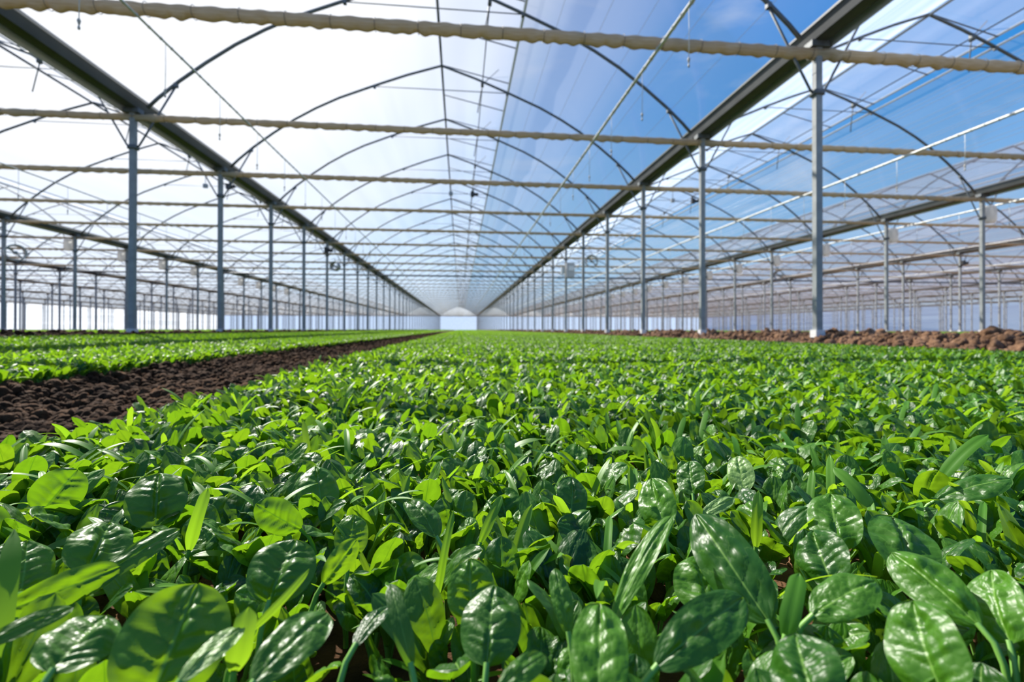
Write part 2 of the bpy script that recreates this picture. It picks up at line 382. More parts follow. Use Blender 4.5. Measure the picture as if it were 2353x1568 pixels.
# ------------------------------------------------------------------ ground
def gz(X, Y):
    X = np.asarray(X, float)
    z = np.zeros_like(X)
    # wheel furrow between the beds
    def bump_(x, c, wd): return np.clip(1 - ((x - c) / wd) ** 2, 0, 1)
    z = z - 0.075 * np.clip(1 - (np.abs(X + 1.2) / 0.52) ** 4, 0, 1)
    z = z + np.interp(X, [-200, -6.4, -5.9, -5.15, -1.7, 4.35, 5.0, 5.6, 200], [0.10, 0.10, 0.135, 0.075, 0.0, 0.0, 0.135, 0.10, 0.10])
    z = z + 0.02 * bump_(X, 5.05, 0.5) + 0.02 * bump_(X, -5.6, 0.4)
    return z
rng = np.random.default_rng(3)
SN = [(rng.uniform(3, 60), rng.uniform(0, 2 * PI), rng.uniform(0, 2 * PI)) for _ in range(26)]
def rough(X, Y):
    r_ = 0
    for k_, th, ph in SN:
        r_ = r_ + np.sin((X * math.cos(th) + Y * math.sin(th)) * k_ + ph) / (k_ ** 0.8)
    return r_ * 0.055
def amp(X):
    return np.interp(X, [-200, -7, -5.9, -5.1, -4.9, -1.75, -1.6, -0.8, -0.7, 4.25, 4.5, 5.3, 6, 200], [0.15, 0.15, 0.8, 0.6, 0.12, 0.12, 0.6, 0.6, 0.15, 0.15, 0.9, 0.9, 0.2, 0.15])
xs = np.unique(np.concatenate([np.arange(-6.6, -4.8, 0.05), np.arange(-4.8, -1.8, 0.12), np.arange(-1.8, -0.5, 0.02), np.arange(-0.5, 1.5, 0.03), np.arange(1.5, 4.2, 0.09), np.arange(4.2, 6.0, 0.04), np.array([-160, -100, -60, -30, -15, -10, -8, 7, 9, 12, 20, 40, 80, 120, 180])]))
ys = np.unique(np.concatenate([np.array([-6, -4, -2, -1]), np.arange(-0.5, 2.5, 0.03), np.geomspace(2.5, 200, 330)]))
GX, GY = np.meshgrid(xs, ys)
GZ = gz(GX, GY) + rough(GX, GY) * amp(GX)
V = np.stack([GX, GY, GZ], -1).reshape(-1, 3); nx = len(xs)
fc = [(j * nx + i, j * nx + i + 1, (j + 1) * nx + i + 1, (j + 1) * nx + i) for j in range(len(ys) - 1) for i in range(nx - 1)]
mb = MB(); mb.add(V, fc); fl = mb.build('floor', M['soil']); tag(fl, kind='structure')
def ground(x, y): return float(gz(x, y) + rough(x, y) * amp(x))

# ------------------------------------------------------------------ spinach leaves
def smooth(a, b, x):
    t_ = np.clip((x - a) / (b - a), 0, 1); return t_ * t_ * (3 - 2 * t_)

def leaf_into(mb, pts, nrm0, Lp, L, W, kind, nu, nv, rs, quilt=1.0, cup=0.12, matbase=0, pet=True, pr=0.0013):
    """blade and stalk along a centre line: pts(s) with s from 0 (root) to Lp+L; nrm0 gives the upper-face normal"""
    v = np.linspace(0, 1, nv); u = np.linspace(-1, 1, nu)
    C = np.array([pts(Lp + L * a) for a in v]); Nn = np.array([nrm0(Lp + L * a) for a in v])
    T = np.gradient(C, axis=0); T /= np.linalg.norm(T, axis=1)[:, None] + 1e-12
    X = np.cross(T, Nn); X /= np.linalg.norm(X, axis=1)[:, None] + 1e-12
    Nn = np.cross(X, T)
    if kind == 'round': wd = np.sqrt(np.clip(1 - np.abs(2 * v ** 0.93 - 1) ** 2.15, 0, 1))
    elif kind == 'oval': wd = np.sqrt(np.clip(1 - np.abs(2 * v ** 1.05 - 1) ** 2.0, 0, 1)) * (0.86 + 0.14 * v)
    elif kind == 'spoon': wd = 0.25 * smooth(0, 0.1, v) * (1 - v) + np.sqrt(np.clip(1 - np.abs(2 * v ** 1.5 - 1) ** 2.0, 0, 1)) * smooth(0.0, 0.5, v) ** .5
    else: wd = np.minimum(1, smooth(-0.25, 0.35, v)) * np.sqrt(np.clip(1 - smooth(0.78, 1.0, v) ** 2, 0, 1)) * (1 - .25 * v)
    wd = wd * (W / 2); wd[0] = max(wd[0], pr); wd[-1] = max(wd[-1], W * 0.02)
    U, VV = np.meshgrid(u, v)
    edge = 1 - np.abs(U) ** 3
    h = cup * np.abs(U) ** 1.7 * wd[:, None]
    if kind != 'strap':
        asp = L / W
        lump = 0
        for _ in range(26):
            u0, v0, sg_, am_ = rs.uniform(-.95, .95), rs.uniform(.06, .98), rs.uniform(.13, .29), rs.uniform(-.6, 1.0)
            lump = lump + am_ * np.exp(-((U - u0) ** 2 + ((VV - v0) * 2 * asp) ** 2) / (2 * sg_ ** 2))
        for _ in range(3): lump = lump + .25 * np.sin(rs.uniform(3, 7) * U + rs.uniform(4, 10) * VV + rs.uniform(0, 6))
        vein = 0
        for sd_ in (-1, 1):
            for vi in np.linspace(.12, .78, 5):
                vl = vi + rs.uniform(-.04, .04) + np.abs(U) * rs.uniform(.16, .26) * (1 - .4 * np.abs(U))
                vein = np.maximum(vein, np.exp(-((VV - vl) * asp * 2 / .055) ** 2) * (U * sd_ > 0) * (1 - .6 * np.abs(U)))
        q_ = W * 0.066 * quilt
        h = h + edge * q_ * (lump * np.clip(np.sin(PI * VV) * 1.8, 0, 1) * (1 - .9 * np.exp(-(U / .09) ** 2)) - .55 * vein)
        h = h - W * 0.03 * quilt * np.exp(-(U / 0.10) ** 2)
        h = h + W * 0.03 * np.abs(U) ** 4 * np.sin(VV * rs.uniform(8, 14) + rs.uniform(0, 6) + 2 * U)
    else:
        h = h - W * 0.05 * np.exp(-(U / 0.3) ** 2)
    P = C[:, None, :] + X[:, None, :] * (U * wd[:, None])[..., None] + Nn[:, None, :] * h[..., None]
    f = [(j * nu + i, j * nu + i + 1, (j + 1) * nu + i + 1, (j + 1) * nu + i) for j in range(nv - 1) for i in range(nu - 1)]
    mb.add(P.reshape(-1, 3), f, matbase, np.stack([U, VV + 1e-4], -1).reshape(-1, 2))
    if pet and Lp > 0.004:
        k = 7 if nv > 12 else 4
        ss = np.linspace(0, Lp + L * 0.02, k)
        mb.tube([pts(a) for a in ss], np.linspace(pr * 1.25, pr, k), 6 if nv > 12 else 3, matbase + 1, cap=False)

def arc_line(th0, th1, th2, Lp, L, twist=0.0):
    """a line in the YZ plane that starts th0 from upright and bends to th2; returns point and normal functions"""
    n_ = 60; S = np.linspace(0, Lp + L, n_)
    th = np.where(S < Lp, th0 + (th1 - th0) * (S / max(Lp, 1e-6)) ** 1.3, th1 + (th2 - th1) * np.clip((S - Lp) / L, 0, 1) ** 1.1)
    d_ = np.stack([np.zeros(n_), np.sin(th), np.cos(th)], 1)
    P = np.concatenate([np.zeros((1, 3)), np.cumsum((d_[1:] + d_[:-1]) / 2 * (S[1] - S[0]), 0)])
    Nn = np.stack([np.zeros(n_), -np.cos(th), np.sin(th)], 1)
    def pts(s): return np.array([np.interp(s, S, P[:, k]) for k in range(3)])
    def nr(s):
        v_ = np.array([np.interp(s, S, Nn[:, k]) for k in range(3)])
        a = twist * s / (Lp + L)
        return v_ * math.cos(a) + np.array((1.0, 0, 0)) * math.sin(a)
    return pts, nr

def rand_leaf(mb, kind, nu, nv, rs, xf=None, sc=1.0, matbase=0):
    if kind == 'round': Lp, L, Wd = rs.uniform(.032, .05), rs.uniform(.032, .044), rs.uniform(.027, .037)
    elif kind == 'oval': Lp, L, Wd = rs.uniform(.030, .045), rs.uniform(.040, .055), rs.uniform(.022, .029)
    elif kind == 'spoon': Lp, L, Wd = rs.uniform(.018, .03), rs.uniform(.055, .072), rs.uniform(.018, .025)
    elif kind == 'small': Lp, L, Wd = rs.uniform(.025, .04), rs.uniform(.018, .026), rs.uniform(.013, .019)
    else: Lp, L, Wd = rs.uniform(.014, .025), rs.uniform(.055, .088), rs.uniform(.0065, .0105)
    th0 = rs.uniform(0.05, 0.25)
    if kind == 'strap': th1, th2 = rs.uniform(0.1, 0.45), rs.uniform(0.4, 2.1)
    elif kind == 'small': th1, th2 = rs.uniform(0.1, 0.35), rs.uniform(0.3, 0.9)
    else: th1, th2 = rs.uniform(0.12, 0.5), rs.uniform(0.45, 1.45)
    pts, nr = arc_line(th0, th1, th2, Lp, L, rs.uniform(-0.6, 0.6))
    n0 = mb.n
    k2 = 'oval' if kind == 'small' else kind
    leaf_into(mb, pts, nr, Lp, L, Wd, k2, nu, nv, rs, quilt=rs.uniform(0.8, 1.3), cup=rs.uniform(-0.30, 0.16), matbase=matbase, pr=0.0014 if kind != 'small' else 0.001)
    if xf is not None:
        az, lean, off = xf
        ca, sa = math.cos(az), math.sin(az)
        for i in range(len(mb.v) - 1, -1, -1):
            if n0 <= 0 and i < 0: break
            tot = sum(len(a) for a in mb.v[:i])
            if tot < n0: break
            v_ = mb.v[i] * sc
            x, y = v_[:, 0] * ca - v_[:, 1] * sa, v_[:, 0] * sa + v_[:, 1] * ca
            mb.v[i] = np.stack([x + off[0], y + off[1], v_[:, 2] + off[2]], 1)

def matset(kind): return [M['strap'], M['petiole']] if kind == 'strap' else [M['leaf'], M['petiole']]

# library of leaves for the plants closest to the lens
LIB = {}
for kind, cnt in (('round', 12), ('oval', 8), ('spoon', 4), ('small', 5), ('strap', 8)):
    LIB[kind] = []
    for i in range(cnt):
        mb = MB(); rand_leaf(mb, kind, 19 if kind != 'strap' else 7, 27, NR)
        LIB[kind].append(mb.mesh('leaf', matset(kind)))

def plant_recipe(rs):
    """list of (kind, azimuth, scale)"""
    out = []; a0 = rs.uniform(0, 6.28)
    nb = int(rs.integers(3, 6))
    for i in range(nb):
        k = rs.choice(['round', 'round', 'oval', 'oval', 'spoon'])
        out.append((str(k), a0 + i * 2.4 + rs.uniform(-.4, .4), rs.uniform(.78, 1.08)))
    if rs.uniform() < .8: out.append(('small', rs.uniform(0, 6.28), rs.uniform(.8, 1.1)))
    ns_ = 2 if rs.uniform() < .6 else 1
    b_ = rs.uniform(0, 6.28)
    for i in range(ns_): out.append(('strap', b_ + i * PI, rs.uniform(.9, 1.25)))
    return out

HERO = []   # x, y of the blade centre in the photograph, length px, width px, lean deg (+ right), tilt back deg, height m, shape, material
def Hh(*a): HERO.append(a)
Hh(361, 1147, 122, 118, -8, 30, .078, 'round', 'leaf')
Hh(137, 1128, 105, 98, 22, -18, .080, 'round', 'leaf')
Hh(732, 1125, 112, 90, -12, 30, .078, 'round', 'leaf')
Hh(640, 1188, 120, 82, -62, -10, .082, 'oval', 'leaf')
Hh(228, 1255, 110, 122, 5, 40, .078, 'round', 'leaf')
Hh(149, 1352, 205, 80, 62, -12, .080, 'oval', 'leaf')
Hh(457, 1190, 140, 30, 3, -22, .085, 'strap', 'strap')
Hh(675, 1481, 190, 118, 36, 40, .080, 'oval', 'leaf')
Hh(402, 1470, 235, 225, 4, 2, .082, 'round', 'leaf')
Hh(918, 1425, 180, 46, -22, 15, .082, 'strap', 'leaf')
Hh(858, 1435, 105, 60, 30, 45, .07, 'oval', 'leaf')
Hh(1082, 1356, 135, 112, -5, 0, .080, 'round', 'leaf')
Hh(1128, 1430, 160, 138, 5, 25, .078, 'round', 'leaf')
Hh(648, 1375, 170, 20, 38, -5, .088, 'strap', 'strap')
Hh(1024, 1270, 200, 20, 8, -15, .085, 'strap', 'strap')
Hh(490, 1500, 150, 60, 38, 30, .085, 'oval', 'pale_leaf')
Hh(556, 1466, 130, 58, -2, -22, .082, 'strap', 'strap')
Hh(1614, 1448, 262, 118, 52, 38, .085, 'oval', 'leaf')
Hh(1377, 1496, 205, 128, 6, 30, .082, 'round', 'leaf')
Hh(1918, 1196, 122, 108, 4, 30, .080, 'round', 'leaf')
Hh(2072, 1250, 125, 130, 0, 42, .080, 'round', 'leaf')
Hh(1889, 1278, 118, 118, -5, 30, .075, 'round', 'leaf')
Hh(1313, 1141, 92, 72, 3, 30, .078, 'round', 'leaf')
Hh(1702, 1087, 78, 58, -4, 28, .078, 'round', 'pale_leaf')
Hh(1588, 1097, 75, 66, 0, 30, .075, 'round', 'leaf')
Hh(1511, 1155, 115, 85, -8, 30, .078, 'round', 'leaf')
Hh(1672, 1290, 250, 128, -24, 28, .090, 'round', 'leaf')
Hh(1614, 1342, 125, 128, 0, 25, .072, 'round', 'leaf')
Hh(1480, 1300, 280, 58, 34, 20, .088, 'oval', 'leaf')
Hh(1939, 1375, 165, 110, 58, 38, .085, 'oval', 'leaf')
Hh(1822, 1385, 150, 46, 26, 15, .085, 'strap', 'strap')
Hh(2215, 1052, 160, 30, 42, 20, .095, 'strap', 'strap')
Hh(2140, 1345, 185, 120, -32, 30, .082, 'oval', 'leaf')
Hh(2296, 1389, 150, 112, 8, 30, .080, 'round', 'leaf')
Hh(2130, 1490, 200, 165, 5, 20, .085, 'round', 'leaf')
Hh(1850, 1535, 140, 160, 0, 35, .085, 'round', 'leaf')
Hh(1290, 1378, 135, 52, -10, 15, .082, 'oval', 'leaf')
Hh(62, 1442, 165, 48, 56, 25, .088, 'oval', 'leaf')
Hh(185, 1474, 125, 150, 20, 45, .082, 'round', 'leaf')
Hh(55, 1308, 130, 108, -12, 28, .078, 'round', 'leaf')
Hh(312, 1280, 195, 54, 46, 25, .084, 'oval', 'leaf')
Hh(650, 1308, 135, 145, 12, 20, .082, 'round', 'leaf')
Hh(782, 1290, 110, 62, 32, -15, .080, 'oval', 'leaf')
Hh(808, 1230, 92, 76, 0, 15, .075, 'round', 'leaf')
Hh(1740, 1190, 130, 26, 12, -20, .085, 'strap', 'strap')
Hh(1650, 1165, 85, 34, 60, 30, .076, 'oval', 'pale_leaf')
Hh(1130, 1190, 120, 24, 25, 10, .084, 'strap', 'strap')
Hh(970, 1190, 110, 80, -35, 35, .078, 'oval', 'leaf')
Hh(1200, 1545, 130, 60, 55, 30, .095, 'oval', 'leaf')
Hh(2235, 1125, 150, 75, 66, 35, .085, 'oval', 'leaf')
Hh(1960, 1125, 130, 34, -28, 10, .088, 'strap', 'strap')

plants = []      # (x, y, recipe or hero, size)
hero_roots = []
for hsp in HERO:
    hx, hy, Lpx, Wpx, lean, tilt, hgt, shp, mt_ = hsp
    d = ray(hx, hy)
    dep = -(CAMZ - hgt) / d.z
    C = np.array(d * dep) + np.array((0, 0, CAMZ))
    vd = np.array(-d.normalized())
    Rm = np.array(rt); Up = np.cross(Rm, np.array(d.normalized())); Up /= np.linalg.norm(Up)
    Rm = np.cross(-vd, Up)
    ta, le = math.radians(tilt), math.radians(lean)
    Tu = Up * math.cos(ta) - vd * math.sin(ta)
    T = Tu * math.cos(le) + Rm * math.sin(le)
    Nf = vd * math.cos(ta) + Up * math.sin(ta)
    px2m = dep / F
    Lr = Lpx * px2m / math.hypot(math.cos(le) * math.cos(ta), math.sin(le))
    Wr = Wpx * px2m
    B = C - T * Lr / 2
    jr = R.uniform(-.45, .45) * (0.4 if tilt < 3 else 1); S_ax = np.cross(T, Nf); Nf = Nf * math.cos(jr) + S_ax * math.sin(jr)
    root = np.array((B[0] - T[0] * 0.015, B[1] - T[1] * 0.015, 0.0))
    if B[2] < 0.008:       # a long low leaf: lift its base
        B[2] = 0.008
    root[2] = ground(root[0], root[1]) - 0.002
    hero_roots.append((root, B, T, Nf, Lr, Wr, shp, mt_, C, dep))

# positions of the rest
def bald(x, y):
    for bx, by, br in BALD:
        if (x - bx) ** 2 + (y - by) ** 2 < br ** 2: return True
    return False
BALD = []
for (bx, by, br) in ((2330, 925, .12), (2220, 905, .08), (1750, 1170, .022), (1790, 1345, .022), (1760, 1235, .02), (2130, 885, .05), (1385, 796, .35)):
    d = ray(bx, by); k = -(CAMZ - 0.03) / d.z; BALD.append((d.x * k, d.y * k, br))
cand = []
sp = 0.0385
for j in range(0, int(1.3 / sp)):
    for i in range(int(-0.68 / sp), int(1.6 / sp)):
        x = i * sp + R.uniform(-.017, .017); y = 0.02 + j * sp + R.uniform(-.017, .017)
        if math.hypot(x, y) < 0.13: continue
        if x < -0.70: continue
        if bald(x, y): continue
        if any((x - h[0][0]) ** 2 + (y - h[0][1]) ** 2 < 0.017 ** 2 for h in hero_roots): continue
        cand.append((x, y))
def near_key(c): return depth(c[0], c[1], 0.06)
seen = sorted([c for c in cand if inview(c[0], c[1], 0.065, 20) and near_key(c) > 0.14], key=near_key)
NIND = 300 - len(hero_roots)
indiv = seen[:NIND]; indset = set(indiv)
DLIM = near_key(indiv[-1])

CELLX = ['far left', 'left of centre', 'centre', 'right of centre', 'far right']
def cell(x, y, z=.07):
    d = Vector((x, y, z - CAMZ)); dep = d.dot(fw)
    px = PX + F * d.dot(rt) / dep; py = PY - F * d.dot(up) / dep
    return px, py
def place_words(px, py):
    col = min(4, max(0, int(px / 2353 * 5)))
    if py > 1400: rowt = 'bottom edge'
    elif py > 1220: rowt = 'near bottom edge'
    elif py > 1080: rowt = 'mid bed front'
    else: rowt = 'bed front rear'
    return CELLX[col], rowt

def build_leaf_obj(me, az, sc, parent, lean=0.0, kind='round'):
    ob = bpy.data.objects.new('seed_leaf' if kind == 'strap' else 'leaf', me); COL.objects.link(ob); ob.parent = parent
    ob.rotation_euler = (lean, 0, az); ob.scale = (sc, sc, sc)
    return ob

SHAPEW = {'round': 'broad round', 'oval': 'long oval', 'strap': 'narrow strap-like'}
for hi, (root, B, T, Nf, Lr, Wr, shp, mt_, C, dep) in enumerate(hero_roots):
    e = empty('spinach_plant', root.tolist())
    # stalk: a bezier from the root to the blade, then the blade with a slight backward bend
    Bl, rl = B - root, np.zeros(3)
    c1 = np.array((0, 0, max(0.3 * Bl[2], 0.004))); c2 = Bl - T * min(0.02, 0.4 * np.linalg.norm(Bl))
    tt = np.linspace(0, 1, 24)[:, None]
    bz = (1 - tt) ** 3 * rl + 3 * (1 - tt) ** 2 * tt * c1 + 3 * (1 - tt) * tt ** 2 * c2 + tt ** 3 * Bl
    bend = 1.1 if shp == 'strap' else 0.6
    nb = 30; sg = np.linspace(0, 1, nb + 1)[1:]
    ang = bend * (sg - 0.5)
    dirs = T[None, :] * np.cos(ang)[:, None] - Nf[None, :] * np.sin(ang)[:, None]
    bl = Bl + np.cumsum(dirs * (Lr / nb), 0)
    P_ = np.concatenate([bz, bl]); S_ = np.concatenate([[0], np.cumsum(np.linalg.norm(np.diff(P_, axis=0), axis=1))])
    Lp_ = S_[23]
    NN_ = np.concatenate([np.repeat(Nf[None], 24, 0), Nf[None, :] * np.cos(ang)[:, None] + T[None, :] * np.sin(ang)[:, None]])
    pts = lambda s, S_=S_, P_=P_: np.array([np.interp(s, S_, P_[:, k]) for k in range(3)])
    nr = lambda s, S_=S_, NN_=NN_: np.array([np.interp(s, S_, NN_[:, k]) for k in range(3)])
    mb = MB()
    rs = np.random.default_rng(100 + hi)
    leaf_into(mb, pts, nr, Lp_, S_[-1] - Lp_, Wr, shp, 27 if shp != 'strap' else 9, 39, rs, quilt=1.15, cup=rs.uniform(-.26, .02), pr=0.0016, pet=False)
    ob = mb.build('leaf' if shp != 'strap' else 'seed_leaf', [M[mt_], M['petiole']], e)
    if shp == 'strap': ob['label'] = 'narrow light green leaf'
    elif mt_ == 'pale_leaf': ob['label'] = 'pale green leaf'
    sk = MB(); sk.tube([pts(a_) for a_ in np.linspace(0, Lp_ * 1.02, 9)], np.linspace(.0021, .0016, 9), 7, 0, cap=False); sk.build('stalk', M['petiole'], ob)
    rec = plant_recipe(rs)
    for kind, az, sc in rec[:int(rs.integers(2, 4))]:
        build_leaf_obj(LIB[kind][int(rs.integers(len(LIB[kind])))], az, sc * 0.8, e, 0, kind)
    px, py = cell(*C.tolist()[:2], C[2])
    c_, r_ = place_words(px, py)
    colw = {'leaf': 'dark green', 'strap': 'light green', 'pale_leaf': 'pale green'}[mt_]
    e['_k'] = (SHAPEW[shp] + '|' + colw + '|' + c_ + '|' + r_)
    tag(e, '', 'plant', 'spinach plants at the front of the bed')
    plants.append((e, px, py, Wr * Lr, SHAPEW[shp], colw, c_, r_))

for (x, y) in indiv:
    rs = np.random.default_rng(int(abs(x * 9173 + y * 77713) * 10) % 2 ** 31)
    e = empty('spinach_plant', (x, y, ground(x, y) - 0.003))
    rec = plant_recipe(rs)
    dd = near_key((x, y))
    s0 = rs.uniform(.92, 1.12) * (0.93 if dd < 0.4 else 1.0)
    for kind, az, sc in rec:
        if kind == 'strap' and dd < 0.33: sc *= 0.68
        build_leaf_obj(LIB[kind][int(rs.integers(len(LIB[kind])))], az, sc * s0, e, rs.uniform(-.1, .1), kind)
    px, py = cell(x, y)
    c_, r_ = place_words(px, py)
    tag(e, '', 'plant', 'spinach plants at the front of the bed')
    plants.append((e, px, py, 0, None, None, c_, r_))
# labels: leaf form and colour for the plants with one dominating leaf, the patch of the bed for the rest
used = {}
for pl in plants:
    e, px, py, ar, sw, cw, c_, r_ = pl
    if '_k' in e.keys(): del e['_k']
    if sw:
        lab = 'spinach with %s %s leaf, %s, %s' % (cw, sw, c_, r_)
    else:
        lab = 'small crowded spinach plant in the %s, %s' % (c_, r_)
    used.setdefault(lab, []).append((px, py, e))
for lab, lst in used.items():
    if len(lst) == 1: lst[0][2]['label'] = lab; continue
    if 'crowded' in lab:
        for _, _, e in lst: e['label'] = lab; e['group'] = lab.replace('small crowded spinach plant', 'small crowded spinach plants')
    else:
        lst.sort(key=lambda a: a[0])
        names = {2: ['left of pair', 'right of pair'], 3: ['leftmost of three', 'middle of three', 'rightmost of three']}.get(len(lst)) or [ORD[i] + ' from left' for i in range(len(lst))]
        for nme, (_, _, e) in zip(names, lst): e['label'] = lab + ', ' + nme

# ---- the rest of the crop: too many to count
def src_coll(name, meshes):
    c = bpy.data.collections.new(name)
    for i, me in enumerate(meshes):
        ob = bpy.data.objects.new('%s_%02d' % (name, i), me); c.objects.link(ob)
    return c

def scatter(name, pts, rots, scls, idx, coll, label, cat, kind='stuff'):
    me = bpy.data.meshes.new(name); me.vertices.add(len(pts)); me.vertices.foreach_set('co', np.asarray(pts, np.float32).ravel())
    a = me.attributes.new('rot', 'FLOAT_VECTOR', 'POINT'); a.data.foreach_set('vector', np.asarray(rots, np.float32).ravel())
    a = me.attributes.new('scl', 'FLOAT', 'POINT'); a.data.foreach_set('value', np.asarray(scls, np.float32))
    a = me.attributes.new('idx', 'INT', 'POINT'); a.data.foreach_set('value', np.asarray(idx, np.int32))
    ob = bpy.data.objects.new(name, me); COL.objects.link(ob)
    ng = bpy.data.node_groups.new(name, 'GeometryNodeTree')
    ng.interface.new_socket('Geometry', in_out='INPUT', socket_type='NodeSocketGeometry')
    ng.interface.new_socket('Geometry', in_out='OUTPUT', socket_type='NodeSocketGeometry')
    gi = ng.nodes.new('NodeGroupInput'); go = ng.nodes.new('NodeGroupOutput')
    ci = ng.nodes.new('GeometryNodeCollectionInfo'); ci.inputs['Collection'].default_value = coll; ci.inputs['Separate Children'].default_value = True; ci.inputs['Reset Children'].default_value = True
    ip = ng.nodes.new('GeometryNodeInstanceOnPoints'); ip.inputs['Pick Instance'].default_value = True
    def att(nm, dt):
        n_ = ng.nodes.new('GeometryNodeInputNamedAttribute'); n_.data_type = dt; n_.inputs['Name'].default_value = nm; return n_
    ar, as_, ai = att('rot', 'FLOAT_VECTOR'), att('scl', 'FLOAT'), att('idx', 'INT')
    er = ng.nodes.new('FunctionNodeEulerToRotation')
    l_ = ng.links.new
    l_(gi.outputs[0], ip.inputs['Points']); l_(ci.outputs[0], ip.inputs['Instance']); l_(ai.outputs[0], ip.inputs['Instance Index'])
    l_(ar.outputs[0], er.inputs[0]); l_(er.outputs[0], ip.inputs['Rotation']); l_(as_.outputs[0], ip.inputs['Scale'])
    l_(ip.outputs[0], go.inputs[0])
    md = ob.modifiers.new('scatter', 'NODES'); md.node_group = ng
    tag(ob, label, cat, None, kind)
    return ob

def joined_plant(rs, nu, nv, n_leaf_cap=9, small=False):
    mb = MB()
    for kind, az, sc in plant_recipe(rs)[:n_leaf_cap]:
        n0 = len(mb.v)
        one = MB(); rand_leaf(one, kind, max(3, nu // 2) if kind == 'strap' else nu, nv, rs)
        ca, sa = math.cos(az), math.sin(az)
        mo = 2 if kind == 'strap' else 0
        off = 0
        for vv, uu in zip(one.v, one.uv):
            pass
        Vv = np.concatenate(one.v) * sc
        Vr = np.stack([Vv[:, 0] * ca - Vv[:, 1] * sa, Vv[:, 0] * sa + Vv[:, 1] * ca, Vv[:, 2]], 1)
        mb.v.append(Vr); mb.uv.append(np.concatenate(one.uv)); mb.f += [tuple(i + mb.n for i in q_) for q_ in one.f]
        mb.mi += [k_ + mo for k_ in one.mi]; mb.n += len(Vr)
    return mb
MATS4 = [M['leaf'], M['petiole'], M['strap'], M['petiole']]
mid_meshes = []; mid_raw = []
for i in range(10):
    mbp = joined_plant(np.random.default_rng(500 + i), 11, 15); mid_meshes.append(mbp.mesh('plant_mid', MATS4))
low_raw = [joined_plant(np.random.default_rng(700 + i), 5, 7) for i in range(8)]
vlow_raw = [joined_plant(np.random.default_rng(800 + i), 3, 5, 6) for i in range(8)]
def tile_mesh(raws, size, spacing, seed, name):
    rs = np.random.default_rng(seed); mb = MB()
    n = int(round(size / spacing))
    for i in range(n):
        for j in range(n):
            r_ = raws[int(rs.integers(len(raws)))]
            x = (i + .5) * spacing - size / 2 + rs.uniform(-.4, .4) * spacing; y = (j + .5) * spacing - size / 2 + rs.uniform(-.4, .4) * spacing
            if rs.uniform() < .03: continue
            az = rs.uniform(0, 6.28); sc = rs.uniform(.88, 1.16); ca, sa = math.cos(az) * sc, math.sin(az) * sc
            Vv = np.concatenate(r_.v)
            mb.v.append(np.stack([Vv[:, 0] * ca - Vv[:, 1] * sa + x, Vv[:, 0] * sa + Vv[:, 1] * ca + y, Vv[:, 2] * sc], 1))
            mb.uv.append(np.concatenate(r_.uv)); k0 = mb.n
            mb.f += [tuple(i_ + k0 for i_ in q_) for q_ in r_.f]; mb.mi += r_.mi; mb.n += len(Vv)
    return mb.mesh(name, MATS4)
tiles_low = [tile_mesh(low_raw, 0.5, 0.0385, 40 + i, 'tile') for i in range(4)]
tiles_far = [tile_mesh(vlow_raw, 1.0, 0.045, 60 + i, 'tile_far') for i in range(3)]
c_mid = src_coll('src_mid', mid_meshes); c_low = src_coll('src_low', tiles_low); c_far = src_coll('src_far', tiles_far)

def crop_mid(name, x0, x1, y0, y1, label, skip=None, edge=None):
    pts, ro, sc, ix = [], [], [], []
    rs = np.random.default_rng(abs(hash(name)) % 1000 if False else 11)
    ny = int((y1 - y0) / sp); nx_ = int((x1 - x0) / sp)
    for j in range(ny):
        for i in range(nx_):
            x = x0 + (i + .5) * sp + rs.uniform(-.018, .018); y = y0 + (j + .5) * sp + rs.uniform(-.018, .018)
            if skip and skip(x, y): continue
            if bald(x, y): continue
            e_ = min(x - x0, x1 - x)
            if e_ < 0.06 and rs.uniform() < .4: continue
            pts.append((x, y, ground(x, y) - .003)); ro.append((rs.uniform(-.15, .15), rs.uniform(-.15, .15), rs.uniform(0, 6.28)))
            sc.append(rs.uniform(.88, 1.14)); ix.append(int(rs.integers(len(mid_meshes))))
    return pts, ro, sc, ix
def crop_tiles(x0, x1, y0, y1, size, nmesh, rs, skip=None):
    pts, ro, sc, ix = [], [], [], []
    nx_ = max(1, int(round((x1 - x0) / size))); ny = int(round((y1 - y0) / size))
    for j in range(ny):
        for i in range(nx_):
            x = x0 + (i + .5) * (x1 - x0) / nx_; y = y0 + (j + .5) * size
            pts.append((x, y, float(gz(x, y)) - .002)); 
            sl_ = float(gz(x + .1, y) - gz(x - .1, y)) / .2
            ro.append((0, -math.atan(sl_), 0)); sc.append(1.0); ix.append(int(rs.integers(nmesh)))
    return pts, ro, sc, ix

YM = 3.0
rsx = np.random.default_rng(21)
xr0, xr1 = -0.70, 4.35
lo_x0 = 0.0
indp = indset
hr = [(h[0][0], h[0][1]) for h in hero_roots]
allc = set(cand)
def skip_near(x, y):
    if math.hypot(x, y) < 0.16: return True
    if -0.75 < x < 1.7 and 0 <= y < 1.32: return True    # laid out one by one in cand
    return False
p1 = crop_mid('a', xr0, xr1, -0.6, YM, '', skip_near)
extra = [c for c in cand if c not in indset]
for (x, y) in extra:
    if math.hypot(x, y) < 0.16: continue
    if inview(x, y, .07, 60) and near_key((x, y)) < 0.16: continue
    p1[0].append((x, y, ground(x, y) - .003)); p1[1].append((R.uniform(-.15, .15), R.uniform(-.15, .15), R.uniform(0, 6.28))); p1[2].append(R.uniform(.88, 1.12)); p1[3].append(R.randrange(len(mid_meshes)))
